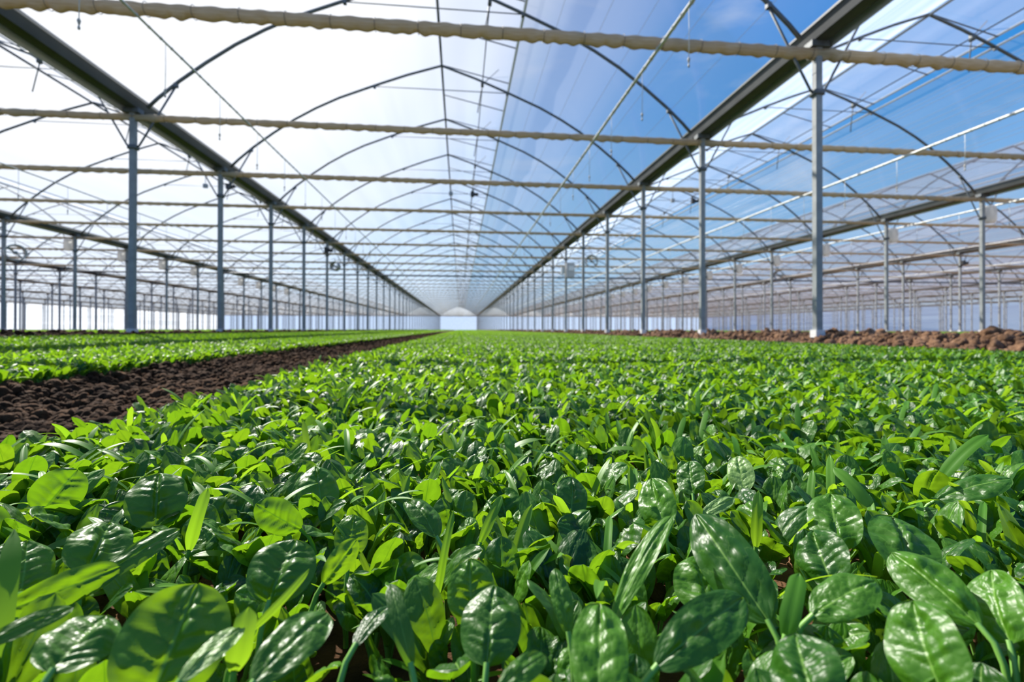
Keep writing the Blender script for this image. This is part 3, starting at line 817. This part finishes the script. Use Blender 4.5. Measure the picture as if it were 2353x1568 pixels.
# make the main bed: single plants near, then patches (one object each by level of distance)
scatter('spinach_crop', *p1, c_mid, 'dense spinach crop of the middle bed just behind the front plants', 'crop')
t1 = crop_tiles(xr0, xr1, YM, 14.0, 0.5, 4, rsx)
scatter('spinach_crop', *t1, c_low, 'even carpet of spinach in the middle distance of the main bed', 'crop')
t2 = crop_tiles(xr0, xr1, 14.0, 137.0, 1.0, 3, rsx)
scatter('spinach_crop', *t2, c_far, 'thin bright strip of spinach at the far end of the main bed', 'crop')
# left bed
p3 = crop_mid('b', -5.1, -1.72, 1.0, 6.0, '')
scatter('spinach_crop', *p3, c_mid, 'spinach of the left bed beyond the dark furrow, near part', 'crop')
t3 = crop_tiles(-5.1, -1.72, 6.0, 16.0, 0.5, 4, rsx)
t3b = crop_tiles(-5.1, -1.72, 16.0, 137.0, 1.0, 3, rsx)
scatter('spinach_crop', *t3, c_low, 'spinach of the left bed between furrow and left posts, middle part', 'crop')
scatter('spinach_crop', *t3b, c_far, 'spinach of the left bed running away to the far end', 'crop')
# neighbouring bays, seen only as thin strips
for (a, b_, lab) in ((-15.0, -6.7, 'thin green strip of crop behind the left row of posts'), (5.9, 14.1, 'thin green strip of crop behind the right row of posts')):
    t4 = crop_tiles(a, b_, 2.0, 100.0, 1.0, 3, rsx)
    scatter('spinach_crop', *t4, c_far, lab, 'crop')

# ---- clods of soil
def clod_mesh(seed):
    import bmesh
    bm = bmesh.new(); bmesh.ops.create_icosphere(bm, subdivisions=3, radius=1.0)
    rs = np.random.default_rng(seed); ks = [(rs.normal(size=3) * s_, rs.uniform(0, 6.28), a_) for s_, a_ in ((1.2, .24), (1.6, .22), (2.6, .16), (4, .12), (6, .09), (8, .06), (11, .05))]
    for v_ in bm.verts:
        c_ = np.array(v_.co); v_.co = Vector(c_ * (1 + sum(a_ * math.sin(float(k_ @ c_) + p_) for k_, p_, a_ in ks)))
        v_.co.z *= .8
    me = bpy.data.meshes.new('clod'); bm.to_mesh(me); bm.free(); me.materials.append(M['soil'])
    me.polygons.foreach_set('use_smooth', [True] * len(me.polygons)); return me
c_clod = src_coll('src_clod', [clod_mesh(i) for i in range(6)])
def clods(x0, x1, y0, y1, n, smin, smax, rs, geo=False):
    pts, ro, sc, ix = [], [], [], []
    for _ in range(n):
        x = rs.uniform(x0, x1); y = math.exp(rs.uniform(math.log(y0), math.log(y1))) if geo else rs.uniform(y0, y1)
        s_ = smin * (smax / smin) ** (rs.uniform() ** 1.7)
        pts.append((x, y, ground(x, y) + s_ * .45)); ro.append(tuple(rs.uniform(0, 6.28, 3))); sc.append(s_); ix.append(int(rs.integers(6)))
    return pts, ro, sc, ix
scatter('soil_clods', *clods(-1.74, -0.64, 0.5, 40, 52000, .006, .026, NR, True), c_clod, 'dark crumbly soil clods lying in the wheel furrow', 'soil')
scatter('soil_clods', *clods(4.35, 5.6, 2.5, 60, 16000, .010, .055, NR, True), c_clod, 'brown soil clods heaped along the right row of posts', 'soil')
scatter('soil_clods', *clods(-6.3, -5.1, 3, 60, 8000, .012, .05, NR, True), c_clod, 'dark soil ridge clods along the left row of posts', 'soil')
scatter('soil_clods', *clods(-0.6, 1.8, 0.15, 2.6, 5000, .002, .009, NR), c_clod, 'small soil crumbs between the front spinach plants', 'soil')

# ------------------------------------------------------------------ posts
ZG = 3.86 + ZC      # underside of the gutters
def post_mb():
    a = MB(); a.box((0, 0, (ZG + 0.02) / 2 + 0.03), (0.09, 0.09, ZG - 0.06)); return a
def post_parts(zb):
    sh = MB(); sh.box((0, 0, (ZG + zb) / 2), (0.092, 0.092, ZG - zb))
    ft = MB(); ft.box((0, 0, 0.0), (0.13, 0.13, 0.10))
    st = []
    for s_ in (-1, 1):
        b_ = MB(); b_.tube([(s_ * .05, 0, 3.19 + ZC), (s_ * .10, 0, 3.23 + ZC), (s_ * .70, 0, 4.31 + ZC)], .017, 6); st.append(b_)
    br = MB(); br.box((0, 0, ZG - 0.03), (0.26, 0.16, 0.08)); cl_ = MB(); cl_.box((0, 0, 3.19 + ZC), (0.14, 0.12, 0.07))
    st.append(cl_)
    return sh, ft, st, br
def joined_post():
    sh, ft, st, br = post_parts(.1); a = MB()
    for m_ in (sh, br, *st):
        for v_ in m_.v: pass
        a.v += m_.v; a.uv += m_.uv; a.f += [tuple(i + a.n for i in q_) for q_ in m_.f]; a.mi += [0] * len(m_.f); a.n += m_.n
    return a
proto = empty('support_post')
sh, ft, st, br = post_parts(.10)
o1 = sh.build('shaft', M['steel'], proto, flat_angle=True); o2 = ft.build('footing', M['concrete'], proto, flat_angle=True); o2['label'] = 'pale concrete footing'; o2.location.z = .19
o3 = br.build('gutter_bracket', M['dark_steel'], proto, flat_angle=True)
kk = [o1, o2, o3] + [b_.build('strut' if n_ < 2 else 'collar', M['dark_steel'], proto) for n_, b_ in enumerate(st)]
kids(proto, *kk)
jp = joined_post(); jmesh = jp.mesh('support_post', [M['steel']], True)
try: jmesh.set_sharp_from_angle(angle=math.radians(35))
except Exception: pass
allp = []
for r_, X in ROWS.items():
    for i, Y in FR.items():
        if inview(X, Y, 2.0, 60) or inview(X, Y, 0.4, 10): allp.append((depth(X, Y), r_, i, X, Y))
allp.sort()
first = True; cnt = {}
SUFF = 'standing along the edge of the crop bed'
def post_label(r_, n_):
    side = 'left' if r_ <= 0 else 'right'
    if r_ in ROWNAME and n_ < 12 and abs(r_ - .5) < 2.6:
        return 'grey steel post, %s from camera in the %s' % (ORD[n_] if n_ else 'nearest', ROWNAME[r_])
    if r_ in ROWNAME:
        return 'thin distant steel post far down the %s' % ROWNAME[r_]
    return 'thin distant steel post in the far rows on the %s side' % side
stuffp = MB()
for k, (dp, r_, i, X, Y) in enumerate(allp):
    n_ = cnt.get(r_, 0); cnt[r_] = n_ + 1
    if k < 300:
        if dp < 36:
            if first: e = proto; first = False
            else: e = copy_tree(proto)
            e.location = (X, Y, 0)
        else:
            e = bpy.data.objects.new('support_post', jmesh); COL.objects.link(e); e.location = (X, Y, 0)
        lab = post_label(r_, n_)
        tag(e, lab, 'post', 'steel posts in long rows' if not lab.startswith('thin') else lab.replace('post', 'posts', 1))
    else:
        stuffp.box((X, Y, (ZG + .1) / 2), (.09, .09, ZG - .1))
tag(stuffp.build('support_posts', M['steel'], smooth=False), 'dense haze of the thinnest posts in the far distance', 'post', None, 'stuff')

# ------------------------------------------------------------------ arches
arch_mesh = {}
def arch_objs(half, near):
    P_ = prof(0, half)
    pts = [(-x, 0, z) for x, z in P_[::-1]] + [(x, 0, z) for x, z in P_[1:]]
    # smooth the hoop
    def cr(pts_, n_):
        A = np.array(pts_); s_ = np.concatenate([[0], np.cumsum(np.linalg.norm(np.diff(A, axis=0), axis=1))])
        q_ = np.linspace(0, s_[-1], n_); return np.stack([np.interp(q_, s_, A[:, k_]) for k_ in range(3)], 1)
    hoop = MB(); hoop.tube(pts, .030 if near else .028, 8 if near else 5)
    ap = P_[0][1]
    tie = MB(); zt = 6.05 + ZC - 0.02; tie.tube([(-1.65 * half / 5.25, 0, zt), (1.7 * half / 5.25, 0, zt)], .011, 5)
    fit = MB()
    for s_ in (-1, 1):
        for off in (1.65 * half / 5.25, half - .70):
            fit.box((s_ * off, 0, zprof(off, half) - .03), (.06, .07, .07))
    return hoop, tie, fit
AP = {}
alla = []
for k, xl, xr in BAYS:
    for i, Y in FR.items():
        xc = (xl + xr) / 2
        if any(inview(xc + o_, Y, z_ + 0.0, 0) for o_, z_ in ((0, 6.8), (-4.5, 4.6), (4.5, 4.6), (2.4, 5.9), (-2.4, 5.9), (4.9, 4.3))):
            alla.append((depth(xc, Y), k, i, xc, Y, (xr - xl) / 2))
alla.sort(); cnt = {}; stuffa = MB(); protoA = {}
for n, (dp, k, i, xc, Y, half) in enumerate(alla):
    m_ = cnt.get(k, 0); cnt[k] = m_ + 1
    hk = round(half, 2)
    if n < 300:
        near = dp < 40
        key = (hk, near)
        if near:
            if key not in protoA:
                e = empty('roof_arch'); h_, t_, f_ = arch_objs(half, True)
                kids(e, h_.build('hoop', M['dark_steel'], e), t_.build('tie_rod', M['dark_steel'], e), f_.build('clamp', M['dark_steel'], e, flat_angle=True)); protoA[key] = e
            else: e = copy_tree(protoA[key])
        else:
            if key not in protoA:
                h_, t_, f_ = arch_objs(half, False); h_.v += t_.v; h_.uv += t_.uv; h_.f += [tuple(a_ + h_.n for a_ in q_) for q_ in t_.f]; h_.mi += t_.mi; h_.n += t_.n
                protoA[key] = h_.mesh('roof_arch', [M['dark_steel']])
            e = bpy.data.objects.new('roof_arch', protoA[key]); COL.objects.link(e)
        e.location = (xc, Y, 0)
        if k in (-1, 0, 1) and m_ < 12:
            lab = 'curved steel roof arch, %s from camera in the %s' % (ORD[m_] if m_ else 'nearest', BAYNAME[k]); gp = 'roof arches'
        elif k in BAYNAME:
            lab = 'thin distant curved roof arch far along the %s' % BAYNAME[k]; gp = lab.replace('arch', 'arches', 1)
        else:
            lab = 'thin distant curved roof arch in the far bays on the %s side' % ('left' if k < 0 else 'right'); gp = lab.replace('arch', 'arches', 1)
        tag(e, lab, 'arch', gp)
    else:
        P_ = prof(0, half); pts = [(-x + xc, Y, z) for x, z in P_[::-2]] + [(x + xc, Y, z) for x, z in P_[1::2]]
        stuffa.tube(pts, .028, 4, cap=False)
tag(stuffa.build('roof_arches', M['dark_steel']), 'dense web of the most distant roof arches', 'arch', None, 'stuff')

# ------------------------------------------------------------------ gutters
for r_, X in ROWS.items():
    a = MB()
    pr_ = [(-.165, 4.05), (-.165, 4.02), (-.14, 4.01), (-.095, 3.875), (-.06, 3.86), (.06, 3.86), (.095, 3.875), (.14, 4.01), (.165, 4.02), (.165, 4.05), (.15, 4.05), (.145, 4.03), (.085, 3.89), (-.085, 3.89), (-.145, 4.03), (-.15, 4.05)]
    ysg = [4.2] + [Y0 + DY * i for i in range(-1, 43)] + [YEND] if abs(r_ - .5) < 1.6 else [8.0, YEND]
    a.sweep([(x + X, z + ZC) for x, z in pr_], sorted(set(ysg)), closed=True)
    nm = {0: 'long dark steel roof gutter descending from the upper left corner', 1: 'long dark steel roof gutter descending from the upper right', 2: 'steel roof gutter above the second row of posts to the right', -1: 'steel roof gutter above the second row of posts to the left', 3: 'steel roof gutter above the third row of posts to the right', -2: 'steel roof gutter above the third row of posts to the left'}
    lab = nm.get(r_) or 'distant roof gutter above the far rows on the %s side' % ('left' if r_ < 0 else 'right')
    ge = empty('roof_gutter', (0, 0, 0))
    a.build('channel', M['gutter'], ge, flat_angle=True)
    if -2 <= r_ <= 3:
        b_ = MB(); sd = 1 if r_ >= 1 else -1
        b_.sweep([(X + sd * .17, 3.99 + ZC), (X + sd * .21, 3.97 + ZC), (X + sd * .175, 3.80 + ZC), (X + sd * .165, 3.80 + ZC), (X + sd * .19, 3.96 + ZC), (X + sd * .165, 3.975 + ZC)], [4.2, YEND], closed=True)
        d_ = b_.build('drip_channel', M['white_bar'], ge, flat_angle=True); d_['label'] = 'pale condensation channel'
    tag(ge, lab, 'gutter', 'roof gutters' if r_ in nm else lab.replace('gutter', 'gutters', 1))

# ------------------------------------------------------------------ roof film, vents
ysf = [3.0] + [Y0 + DY * i for i in range(-1, 43)] + [YEND]
for k, xl, xr in BAYS:
    xc, half = (xl + xr) / 2, (xr - xl) / 2
    P_ = prof(0, half); up_ = .045
    near = k in (-1, 0, 1)
    ysk = ysf if near else [ysf[0], YEND]
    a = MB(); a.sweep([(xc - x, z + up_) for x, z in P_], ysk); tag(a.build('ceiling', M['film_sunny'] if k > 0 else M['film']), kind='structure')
    so_ = 1.68 * half / 5.25
    right = [(so_, zprof(so_, half))] + [(x, z) for x, z in P_ if x > so_ + .1]
    a = MB(); a.sweep([(xc + x, z + up_) for x, z in right], ysk); tag(a.build('ceiling', M['film_mid'] if k == 0 else M['film']), kind='structure')
    ze = zprof(so_, half) + .27; xe = xc + so_ + .04; zr = P_[0][1] + .05
    v = empty('roof_vent')
    fp = MB(); fp.sweep([(xc, zr), (xe, ze)], ysk); fp.build('flap_film', M['film_vent'], v)
    eb = MB(); eb.tube([(xe, ysf[0], ze), (xe, YEND, ze)], .028, 6); eb.build('flap_edge', M['white_bar'], v)
    sb_ = MB(); sb_.tube([(xc + so_, ysf[0], ze - .27 + .03), (xc + so_, YEND, ze - .27 + .03)], .026, 6); tag(sb_.build('vent_sill', M['white_bar'], v))
    if near:
        # an arm every metre and a half, the last ones as one mesh
        arms = [Y0 - DY + 1.5 * j for j in range(90) if Y0 - DY + 1.5 * j < YEND]
        rest = MB(); am = None
        for j, y in enumerate(arms):
            if j < 24:
                b_ = MB(); b_.tube([(xc, 0, zr - .03), (xe, 0, ze - .03)], .014, 5)
                if am is None: am = b_.mesh('arm', [M['dark_steel']])
                ao = bpy.data.objects.new('arm', am); COL.objects.link(ao); ao.parent = v; ao.location = (0, y, 0)
            else: rest.tube([(xc, y, zr - .03), (xe, y, ze - .03)], .014, 4)
        ro_ = rest.build('arms', M['dark_steel'], v); ro_['kind'] = 'stuff'
        # rack arms and torque tube
        tqx, tqz = xc + 1.02, zprof(1.02, half) - .06
        tq = MB(); tq.tube([(tqx, ysf[0], tqz), (tqx, YEND, tqz)], .014, 5); tq.build('torque_tube', M['dark_steel'], v)
        rk = None
        for i in range(-1, 14):
            y = FR[i]
            if rk is None:
                b_ = MB(); b_.tube([(tqx + .42, .05, tqz + .42), (tqx, 0.02, tqz), (tqx - .12, -.03, tqz - .75)], .013, 5); b_.box((tqx, 0, tqz), (.07, .10, .13)); rk = b_.mesh('rack_arm', [M['dark_steel']])
            ao = bpy.data.objects.new('rack_arm', rk); COL.objects.link(ao); ao.parent = v; ao.location = (0, y, 0)
    lab = 'long film roof vent left ajar beside the ridge of the %s' % BAYNAME[k] if k in BAYNAME else 'distant roof vent among the far bays on the %s side' % ('left' if k < 0 else 'right')
    tag(v, lab, 'vent', 'roof vents' if k in BAYNAME else lab.replace('vent', 'vents', 1))
    rg = MB(); rg.tube([(xc, ysf[0], P_[0][1] - .02), (xc, YEND, P_[0][1] - .02)], .028, 6)
    lab = 'straight steel ridge tube along the top of the %s' % BAYNAME[k] if k in BAYNAME else 'distant ridge tube in the far bays on the %s side' % ('left' if k < 0 else 'right')
    tag(rg.build('ridge_tube', M['dark_steel'] if k < 1 else M['steel']), lab, 'tube', 'ridge tubes' if k in BAYNAME else lab.replace('tube', 'tubes', 1))  # lighter steel on the right-hand bays puts sunlight into the colour

# taut wires under the film
WN = {0: [(2.3, 'just right of the roof vent'), (3.0, 'second outward from the roof vent'), (3.55, 'third outward from the roof vent'), (4.1, 'fourth outward from the roof vent'), (4.6, 'closest to the right gutter')],
      1: [(2.2, 'first below the roof vent'), (2.8, 'second below the roof vent'), (3.3, 'third below the roof vent'), (3.8, 'fourth below the roof vent'), (4.25, 'fifth below the roof vent'), (4.65, 'lowest, near the gutter')]}
for k, lst in WN.items():
    xl, xr = ROWS[k], ROWS[k + 1]; xc, half = (xl + xr) / 2, (xr - xl) / 2
    for off, wdn in lst:
        a = MB(); z = zprof(off, half) + .03
        a.tube([(xc + off, 3, z), (xc + off, 60, z)], .004, 4)
        tag(a.build('film_wire', M['wire']), 'thin wire under the film, %s, %s' % (BAYNAME[k], wdn), 'wire', 'film wires of the ' + BAYNAME[k])

xc, half = (ROWS[1] + ROWS[2]) / 2, (ROWS[2] - ROWS[1]) / 2
for off in (1.95, 2.08, 2.5, 2.65, 3.05, 3.12, 3.55, 3.7, 4.0, 4.45):  # glints on the film corrugations, modelled as thin bright wires
    a = MB(); z = zprof(off, half) + .03; a.tube([(xc + off, 3, z), (xc + off, 45, z)], .0035, 4)
    tag(a.build('film_wire', M['wire']), 'one of the close-set film glints shaped as wires at upper right', 'wire', 'film glints shaped as wires at upper right')

# ------------------------------------------------------------------ rolled screens across the bays
def roll_mesh(x0, x1, step, sides, ties, seed, rad=.05):
    rs = np.random.default_rng(seed); xs_ = np.arange(x0, x1, step)
    ph = (xs_ / ties) % 1.0
    puff = .90 + .13 * np.abs(np.sin(PI * ph)) ** .5 + .07 * np.sin(xs_ * 23.0 + np.sin(xs_ * 3))
    lum = 0
    for _ in range(10):
        k_ = rs.uniform(5, 40); lum = lum + rs.uniform(.2, 1) * np.sin(k_ * xs_ + rs.uniform(0, 6))
    lum = lum / 10
    an = np.arange(sides) * 2 * PI / sides
    yy = np.cos(an)[None, :] * rad * puff[:, None]
    low = np.clip(-np.sin(an), 0, 1)[None, :]
    zz = np.sin(an)[None, :] * rad * puff[:, None] - low * (rad / .05) * (.014 + .05 * lum[:, None] + .010 * np.abs(np.sin(2 * PI * ph))[:, None])
    zz = zz + .008 * lum[:, None]
    V_ = np.stack([np.repeat(xs_[:, None], sides, 1), yy, zz], -1).reshape(-1, 3); n_ = len(xs_)
    f = [(i * sides + j, i * sides + (j + 1) % sides, (i + 1) * sides + (j + 1) % sides, (i + 1) * sides + j) for i in range(n_ - 1) for j in range(sides)]
    f += [tuple(range(sides))[::-1], tuple((n_ - 1) * sides + j for j in range(sides))]
    a = MB(); a.add(V_, f); return a
ZR = 3.75 + ZC - .02
first_roll = roll_mesh(-17, 19, .03, 16, .52, 5, .064).mesh('screen_roll', [M['cloth']])
near_roll = roll_mesh(-17, 19, .03, 16, .52, 1).mesh('screen_roll', [M['cloth']])
mid_roll = roll_mesh(-40, 46, .05, 10, .52, 2, .042).mesh('screen_roll', [M['cloth']])
far_roll = roll_mesh(-65.7, 75, .25, 6, .52, 3, .030).mesh('screen_roll', [M['cloth']])
dark_roll = MB(); dark_roll.tube([(-65.7, 0, 0), (75, 0, 0)], .06, 8); dark_roll = dark_roll.mesh('cross_pipe', [M['dark_steel']])
tb = MB(); an = np.linspace(0, 2 * PI, 15); tb.tube([(0, .062 * math.cos(a_), .064 * math.sin(a_) - .006) for a_ in an], .0035, 4, cap=False); tie_me = tb.mesh('tie', [M['tie']])
for i, Y in FR.items():
    if i == 8:
        e = bpy.data.objects.new('cross_pipe', dark_roll); COL.objects.link(e); e.location = (0, Y, ZR)
        tag(e, 'thin dark steel pipe crossing all bays among the distant beige screen rolls', 'pipe'); continue
    me = first_roll if i < 0 else near_roll if i < 2 else mid_roll if i < 8 else far_roll
    e = bpy.data.objects.new('screen_roll', me); COL.objects.link(e); e.location = (0, Y, ZR)
    if i < 2:
        for j in range(-60, 60):
            x = j * .52
            if inview(x, Y, ZR, 10):
                t_ = bpy.data.objects.new('tie', tie_me); COL.objects.link(t_); t_.parent = e; t_.location = (x, 0, 0)
                if i < 0: t_.scale = (1, 1.25, 1.25)
    n_ = i + 1
    if n_ == 0: lab = 'thick beige rolled screen crossing the very top of the view, nearest of all'
    elif n_ < 10: lab = 'beige rolled screen spanning the bays, %s from the camera' % ORD[n_]
    else: lab = 'thin distant beige rolled screen high across the far bays'
    tag(e, lab, 'rolled screen', 'rolled screens' if n_ < 10 else 'distant rolled screens')

# ------------------------------------------------------------------ irrigation pipes with hanging sprinklers
PIPES = [(-10.0, 'bay left of the middle', -1), (-3.72, 'left half of the middle bay', 0), (2.53, 'right half of the middle bay', 0), (9.2, 'first bay to the right', 1), (15.45, 'near side of the second bay right', 2), (22.1, 'far side of the second bay right', 2), (29.6, 'third bay to the right', 3), (-16.6, 'second bay to the left', -2)]
spr = {}
def sprinkler():
    e = empty('sprinkler')
    h_ = MB(); h_.tube([(0, 0, 0), (0.004, 0, -.3), (0, 0, -.6)], .0045, 5); o_ = h_.build('hose', M['pipe'], e)
    n_ = MB(); n_.tube([(0, 0, -.58), (0, 0, -.60), (0, 0, -.605), (0, 0, -.635), (0, 0, -.64), (0, 0, -.66), (0, 0, -.665), (0, 0, -.69)], [.008, .017, .017, .010, .007, .007, .013, .010], 8); p_ = n_.build('nozzle', M['sprinkler'], e)
    kids(e, o_, p_); return e
sp0 = None
for X, nm, k in PIPES:
    a = MB(); z = 3.62 + ZC
    yy = np.arange(3.0, 80, .22 if X in (2.53, 9.2) else .6)
    rr_ = np.full(len(yy), .025 if X in (2.53, 9.2, 15.45) else .015)
    a.tube([(X, y, z + .006 * math.sin(y * 1.1)) for y in yy], rr_, 6)
    if X in (2.53, 9.2, 15.45, -3.72):
        for y in np.arange(4.0, 26, .22): a.tube([(X, y - .012, z + .006 * math.sin(y * 1.1)), (X, y + .012, z + .006 * math.sin(y * 1.1))], .031 if X > 0 else .020, 6, 0)
    mt_ = M['pipe']
    tag(a.build('irrigation_pipe', mt_), 'thin irrigation pipe running lengthwise under the roof, %s' % nm, 'pipe', 'irrigation pipes')
    if X in (-3.72, 2.53, 9.2, -10.0, 15.45):
        j = 0
        for q_ in range(0, 14):
            y = 3.61 + 1.34 * q_
            if not inview(X, y, z - .4, 0): continue
            if sp0 is None: e = sp0 = sprinkler()
            else: e = copy_tree(sp0)
            e.location = (X, y, z)
            tag(e, ('hanging sprinkler, %s, %s from camera' % (nm, ORD[j] if j else 'nearest')) if j < 9 else 'tiny distant hanging sprinkler, ' + nm, 'sprinkler', 'hanging sprinklers')
            j += 1

# ------------------------------------------------------------------ drain bags on the outer rows
def bag(seed):
    rs = np.random.default_rng(seed); a = MB(); n_, s_ = 12, 18; zz = np.linspace(.5, 0, n_)
    V_ = []
    for i, z in enumerate(zz):
        k_ = (1 - (abs(i - 5.5) / 5.5) ** 6 * .35)
        for j in range(s_):
            th = j * 2 * PI / s_; r_ = k_ * (1 + .10 * math.sin(5 * th + rs.uniform(-.2, .2)) + .05 * math.sin(9 * th))
            V_.append((.19 * r_ * math.cos(th), .11 * r_ * math.sin(th), z + .01 * math.sin(3 * th)))
    f = [(i * s_ + j, i * s_ + (j + 1) % s_, (i + 1) * s_ + (j + 1) % s_, (i + 1) * s_ + j) for i in range(n_ - 1) for j in range(s_)] + [tuple((n_ - 1) * s_ + j for j in range(s_))]
    a.add(V_, f); return a.mesh('drain_bag', [M['bag']])
bm_ = [bag(i) for i in range(3)]
for r_, sx, nm in ((2, .24, 'right'), (-1, -.24, 'left')):
    n_ = 0
    for i in range(0, 13):
        X, Y = ROWS[r_] + sx, FR[i]
        if not inview(X, Y, 3.4, -5): continue
        e = bpy.data.objects.new('drain_bag', bm_[i % 3]); COL.objects.link(e); e.location = (X, Y, (3.22 if r_ == -1 else 3.08) + ZC - .02)
        tag(e, ('crumpled white plastic drain bag hanging on the second row to the %s, %s from camera' % (nm, ORD[n_] if n_ else 'nearest')) if n_ < 8 else 'tiny distant white drain bag on the second row to the ' + nm, 'bag', 'drain bags'); n_ += 1

# ------------------------------------------------------------------ fans, cabinets, motors
def fan(X, Y, Z, dia, lab, face=0.0, sx=-1):
    e = empty('circulation_fan', (X, Y, Z)); e.rotation_euler = (0, 0, face); r_ = dia / 2
    hs = MB(); n_ = 28; prf = [(-.11, r_), (.11, r_ * .96), (.11, r_ * .80), (-.11, r_ * .84)]; V_ = []
    for j in range(n_):
        th = j * 2 * PI / n_
        for y_, q_ in prf: V_.append((q_ * math.cos(th), y_, q_ * math.sin(th)))
    f = [(j * 4 + k_, j * 4 + (k_ + 1) % 4, ((j + 1) % n_) * 4 + (k_ + 1) % 4, ((j + 1) % n_) * 4 + k_) for j in range(n_) for k_ in range(4)]
    hs.add(V_, f); hs.build('housing', M['fan_white'], e, flat_angle=True)
    mo = MB(); mo.tube([(0, -.10, 0), (0, .05, 0)], r_ * .20, 12); mo.box((0, 0, 0), (r_ * 1.9, .02, .03)); mo.build('motor', M['cabinet_dark'], e)
    for b_ in range(2):
        bl = MB(); th = .75 + b_ * PI; R3 = Matrix.Rotation(th, 3, 'Y')
        V_ = []
        for s_, wd in ((.15, .07), (.5, .11), (.88, .13)):
            for q_ in (-1, 1):
                for t_ in (0, .006):
                    p_ = R3 @ Vector((r_ * s_, q_ * .02 + t_, q_ * r_ * wd)); V_.append(p_)
        f = [(0, 2, 6, 4), (1, 5, 7, 3), (4, 6, 10, 8), (5, 9, 11, 7), (0, 4, 5, 1), (4, 8, 9, 5), (2, 3, 7, 6), (6, 7, 11, 10), (8, 10, 11, 9), (0, 1, 3, 2)]
        bl.add(V_, f); bl.build('blade', M['cabinet_dark'], e, smooth=False)
    bk = MB(); bk.tube([(0, 0, r_), (0, 0, r_ + .12), (sx * .36, 0, r_ + .12)], .014, 6); bk.build('bracket', M['dark_steel'], e)
    tag(e, lab, 'fan', 'circulation fans')
fan(ROWS[1] + .34, FR[3], 2.67 + ZC, .50, 'round white fan on a post bracket, right row of the middle bay', -.35)
fan(ROWS[0] + .34, FR[4], 2.72 + ZC, .42, 'round fan on a post bracket, left row of the middle bay', -.35)
fan(ROWS[2] + .34, FR[4], 2.62 + ZC, .44, 'white fan beside a post in the second row to the right', -.9)
fan(ROWS[-1] + .36, FR[3], 2.63 + ZC, .58, 'white ring fan beside a post at the left edge of the view', .9)

def cabinet():
    X, Y = ROWS[1], FR[4]
    e = empty('control_cabinet', (X, Y - .1, 2.4 + ZC))
    a = MB(); a.box((.17, 0, .30), (.38, .18, .66)); a.build('case', M['cabinet'], e, flat_angle=True)
    b_ = MB(); b_.box((.20, -.10, .36), (.26, .02, .20)); d_ = b_.build('panel', M['white_bar'], e, flat_angle=True)
    c_ = MB(); c_.box((.34, -.10, .30), (.03, .03, .06)); c_.build('handle', M['black'], e)
    tag(e, 'grey metal control cabinet fixed high on a post of the right row', 'cabinet')
    e2 = empty('junction_box', (X - .17, Y - .08, 2.68 + ZC))
    a = MB(); a.box((0, 0, 0), (.14, .12, .33)); a.build('case', M['white_bar'], e2, flat_angle=True)
    a = MB(); a.box((.05, -.065, 0), (.05, .012, .31)); a.build('cover', M['cabinet_dark'], e2, flat_angle=True)
    tag(e2, 'small narrow box on the left side of the cabinet post', 'box')
cabinet()
def motor(X, Y, Z, lab):
    e = empty('gear_motor', (X, Y, Z))
    a = MB(); a.box((0, -.06, 0), (.16, .16, .22)); a.build('gearbox', M['black'], e, flat_angle=True)
    a = MB(); a.tube([(.06, -.06, 0), (.26, -.06, 0)], .065, 12); a.build('drive', M['black'], e)
    tag(e, lab, 'motor', 'black drive motors')
motor(ROWS[0] + .01, FR[4] - .08, 3.38 + ZC, 'black drive motor on a post in the left row beside the fan')
motor(ROWS[3], FR[4] - .08, 3.34 + ZC, 'black drive motor on a post in the third row to the right')
for k, nm in ((-1, 'bay left of the middle'), (0, 'middle bay'), (1, 'bay right of the middle')):
    xc = (ROWS[k] + ROWS[k + 1]) / 2
    motor(xc + 1.0, FR[4] - .06, 6.0 + ZC, 'black vent motor under the roof of the ' + nm)
    e = empty('switch_box', (xc + .05, FR[4] - .04, 6.02 + ZC))
    a = MB(); a.box((0, 0, 0), (.17, .12, .16)); a.build('case', M['cabinet_dark'], e, flat_angle=True)
    a = MB(); a.tube([(0, 0, .08), (0, 0, .60)], .012, 5); a.build('hanger', M['dark_steel'], e)
    tag(e, 'small dark square box hanging below the ridge of the ' + nm, 'box', 'ridge switch boxes')

# ------------------------------------------------------------------ outer walls
def wallp(name, pts):
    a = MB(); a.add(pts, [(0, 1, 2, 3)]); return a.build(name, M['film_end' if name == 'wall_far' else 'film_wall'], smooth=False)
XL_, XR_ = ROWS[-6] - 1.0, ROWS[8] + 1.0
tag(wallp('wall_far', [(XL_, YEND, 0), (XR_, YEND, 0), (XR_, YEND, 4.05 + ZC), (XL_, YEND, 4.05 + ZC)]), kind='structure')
tag(wallp('wall_left', [(XL_, 2, 0), (XL_, YEND, 0), (XL_, YEND, 4.05 + ZC), (XL_, 2, 4.05 + ZC)]), kind='structure')
tag(wallp('wall_right', [(XR_, 2, 0), (XR_, YEND, 0), (XR_, YEND, 4.05 + ZC), (XR_, 2, 4.05 + ZC)]), kind='structure')
# gable film closing each bay's arch at the far end
for k, xl, xr in BAYS:
    xc, half = (xl + xr) / 2, (xr - xl) / 2; P_ = prof(0, half)
    pts = [(xc - x, YEND, z) for x, z in P_[::-1]] + [(xc + x, YEND, z) for x, z in P_[1:]]
    a = MB(); a.add(pts, [tuple(range(len(pts)))]); tag(a.build('wall_far', M['film_wall'], smooth=False), kind='structure')
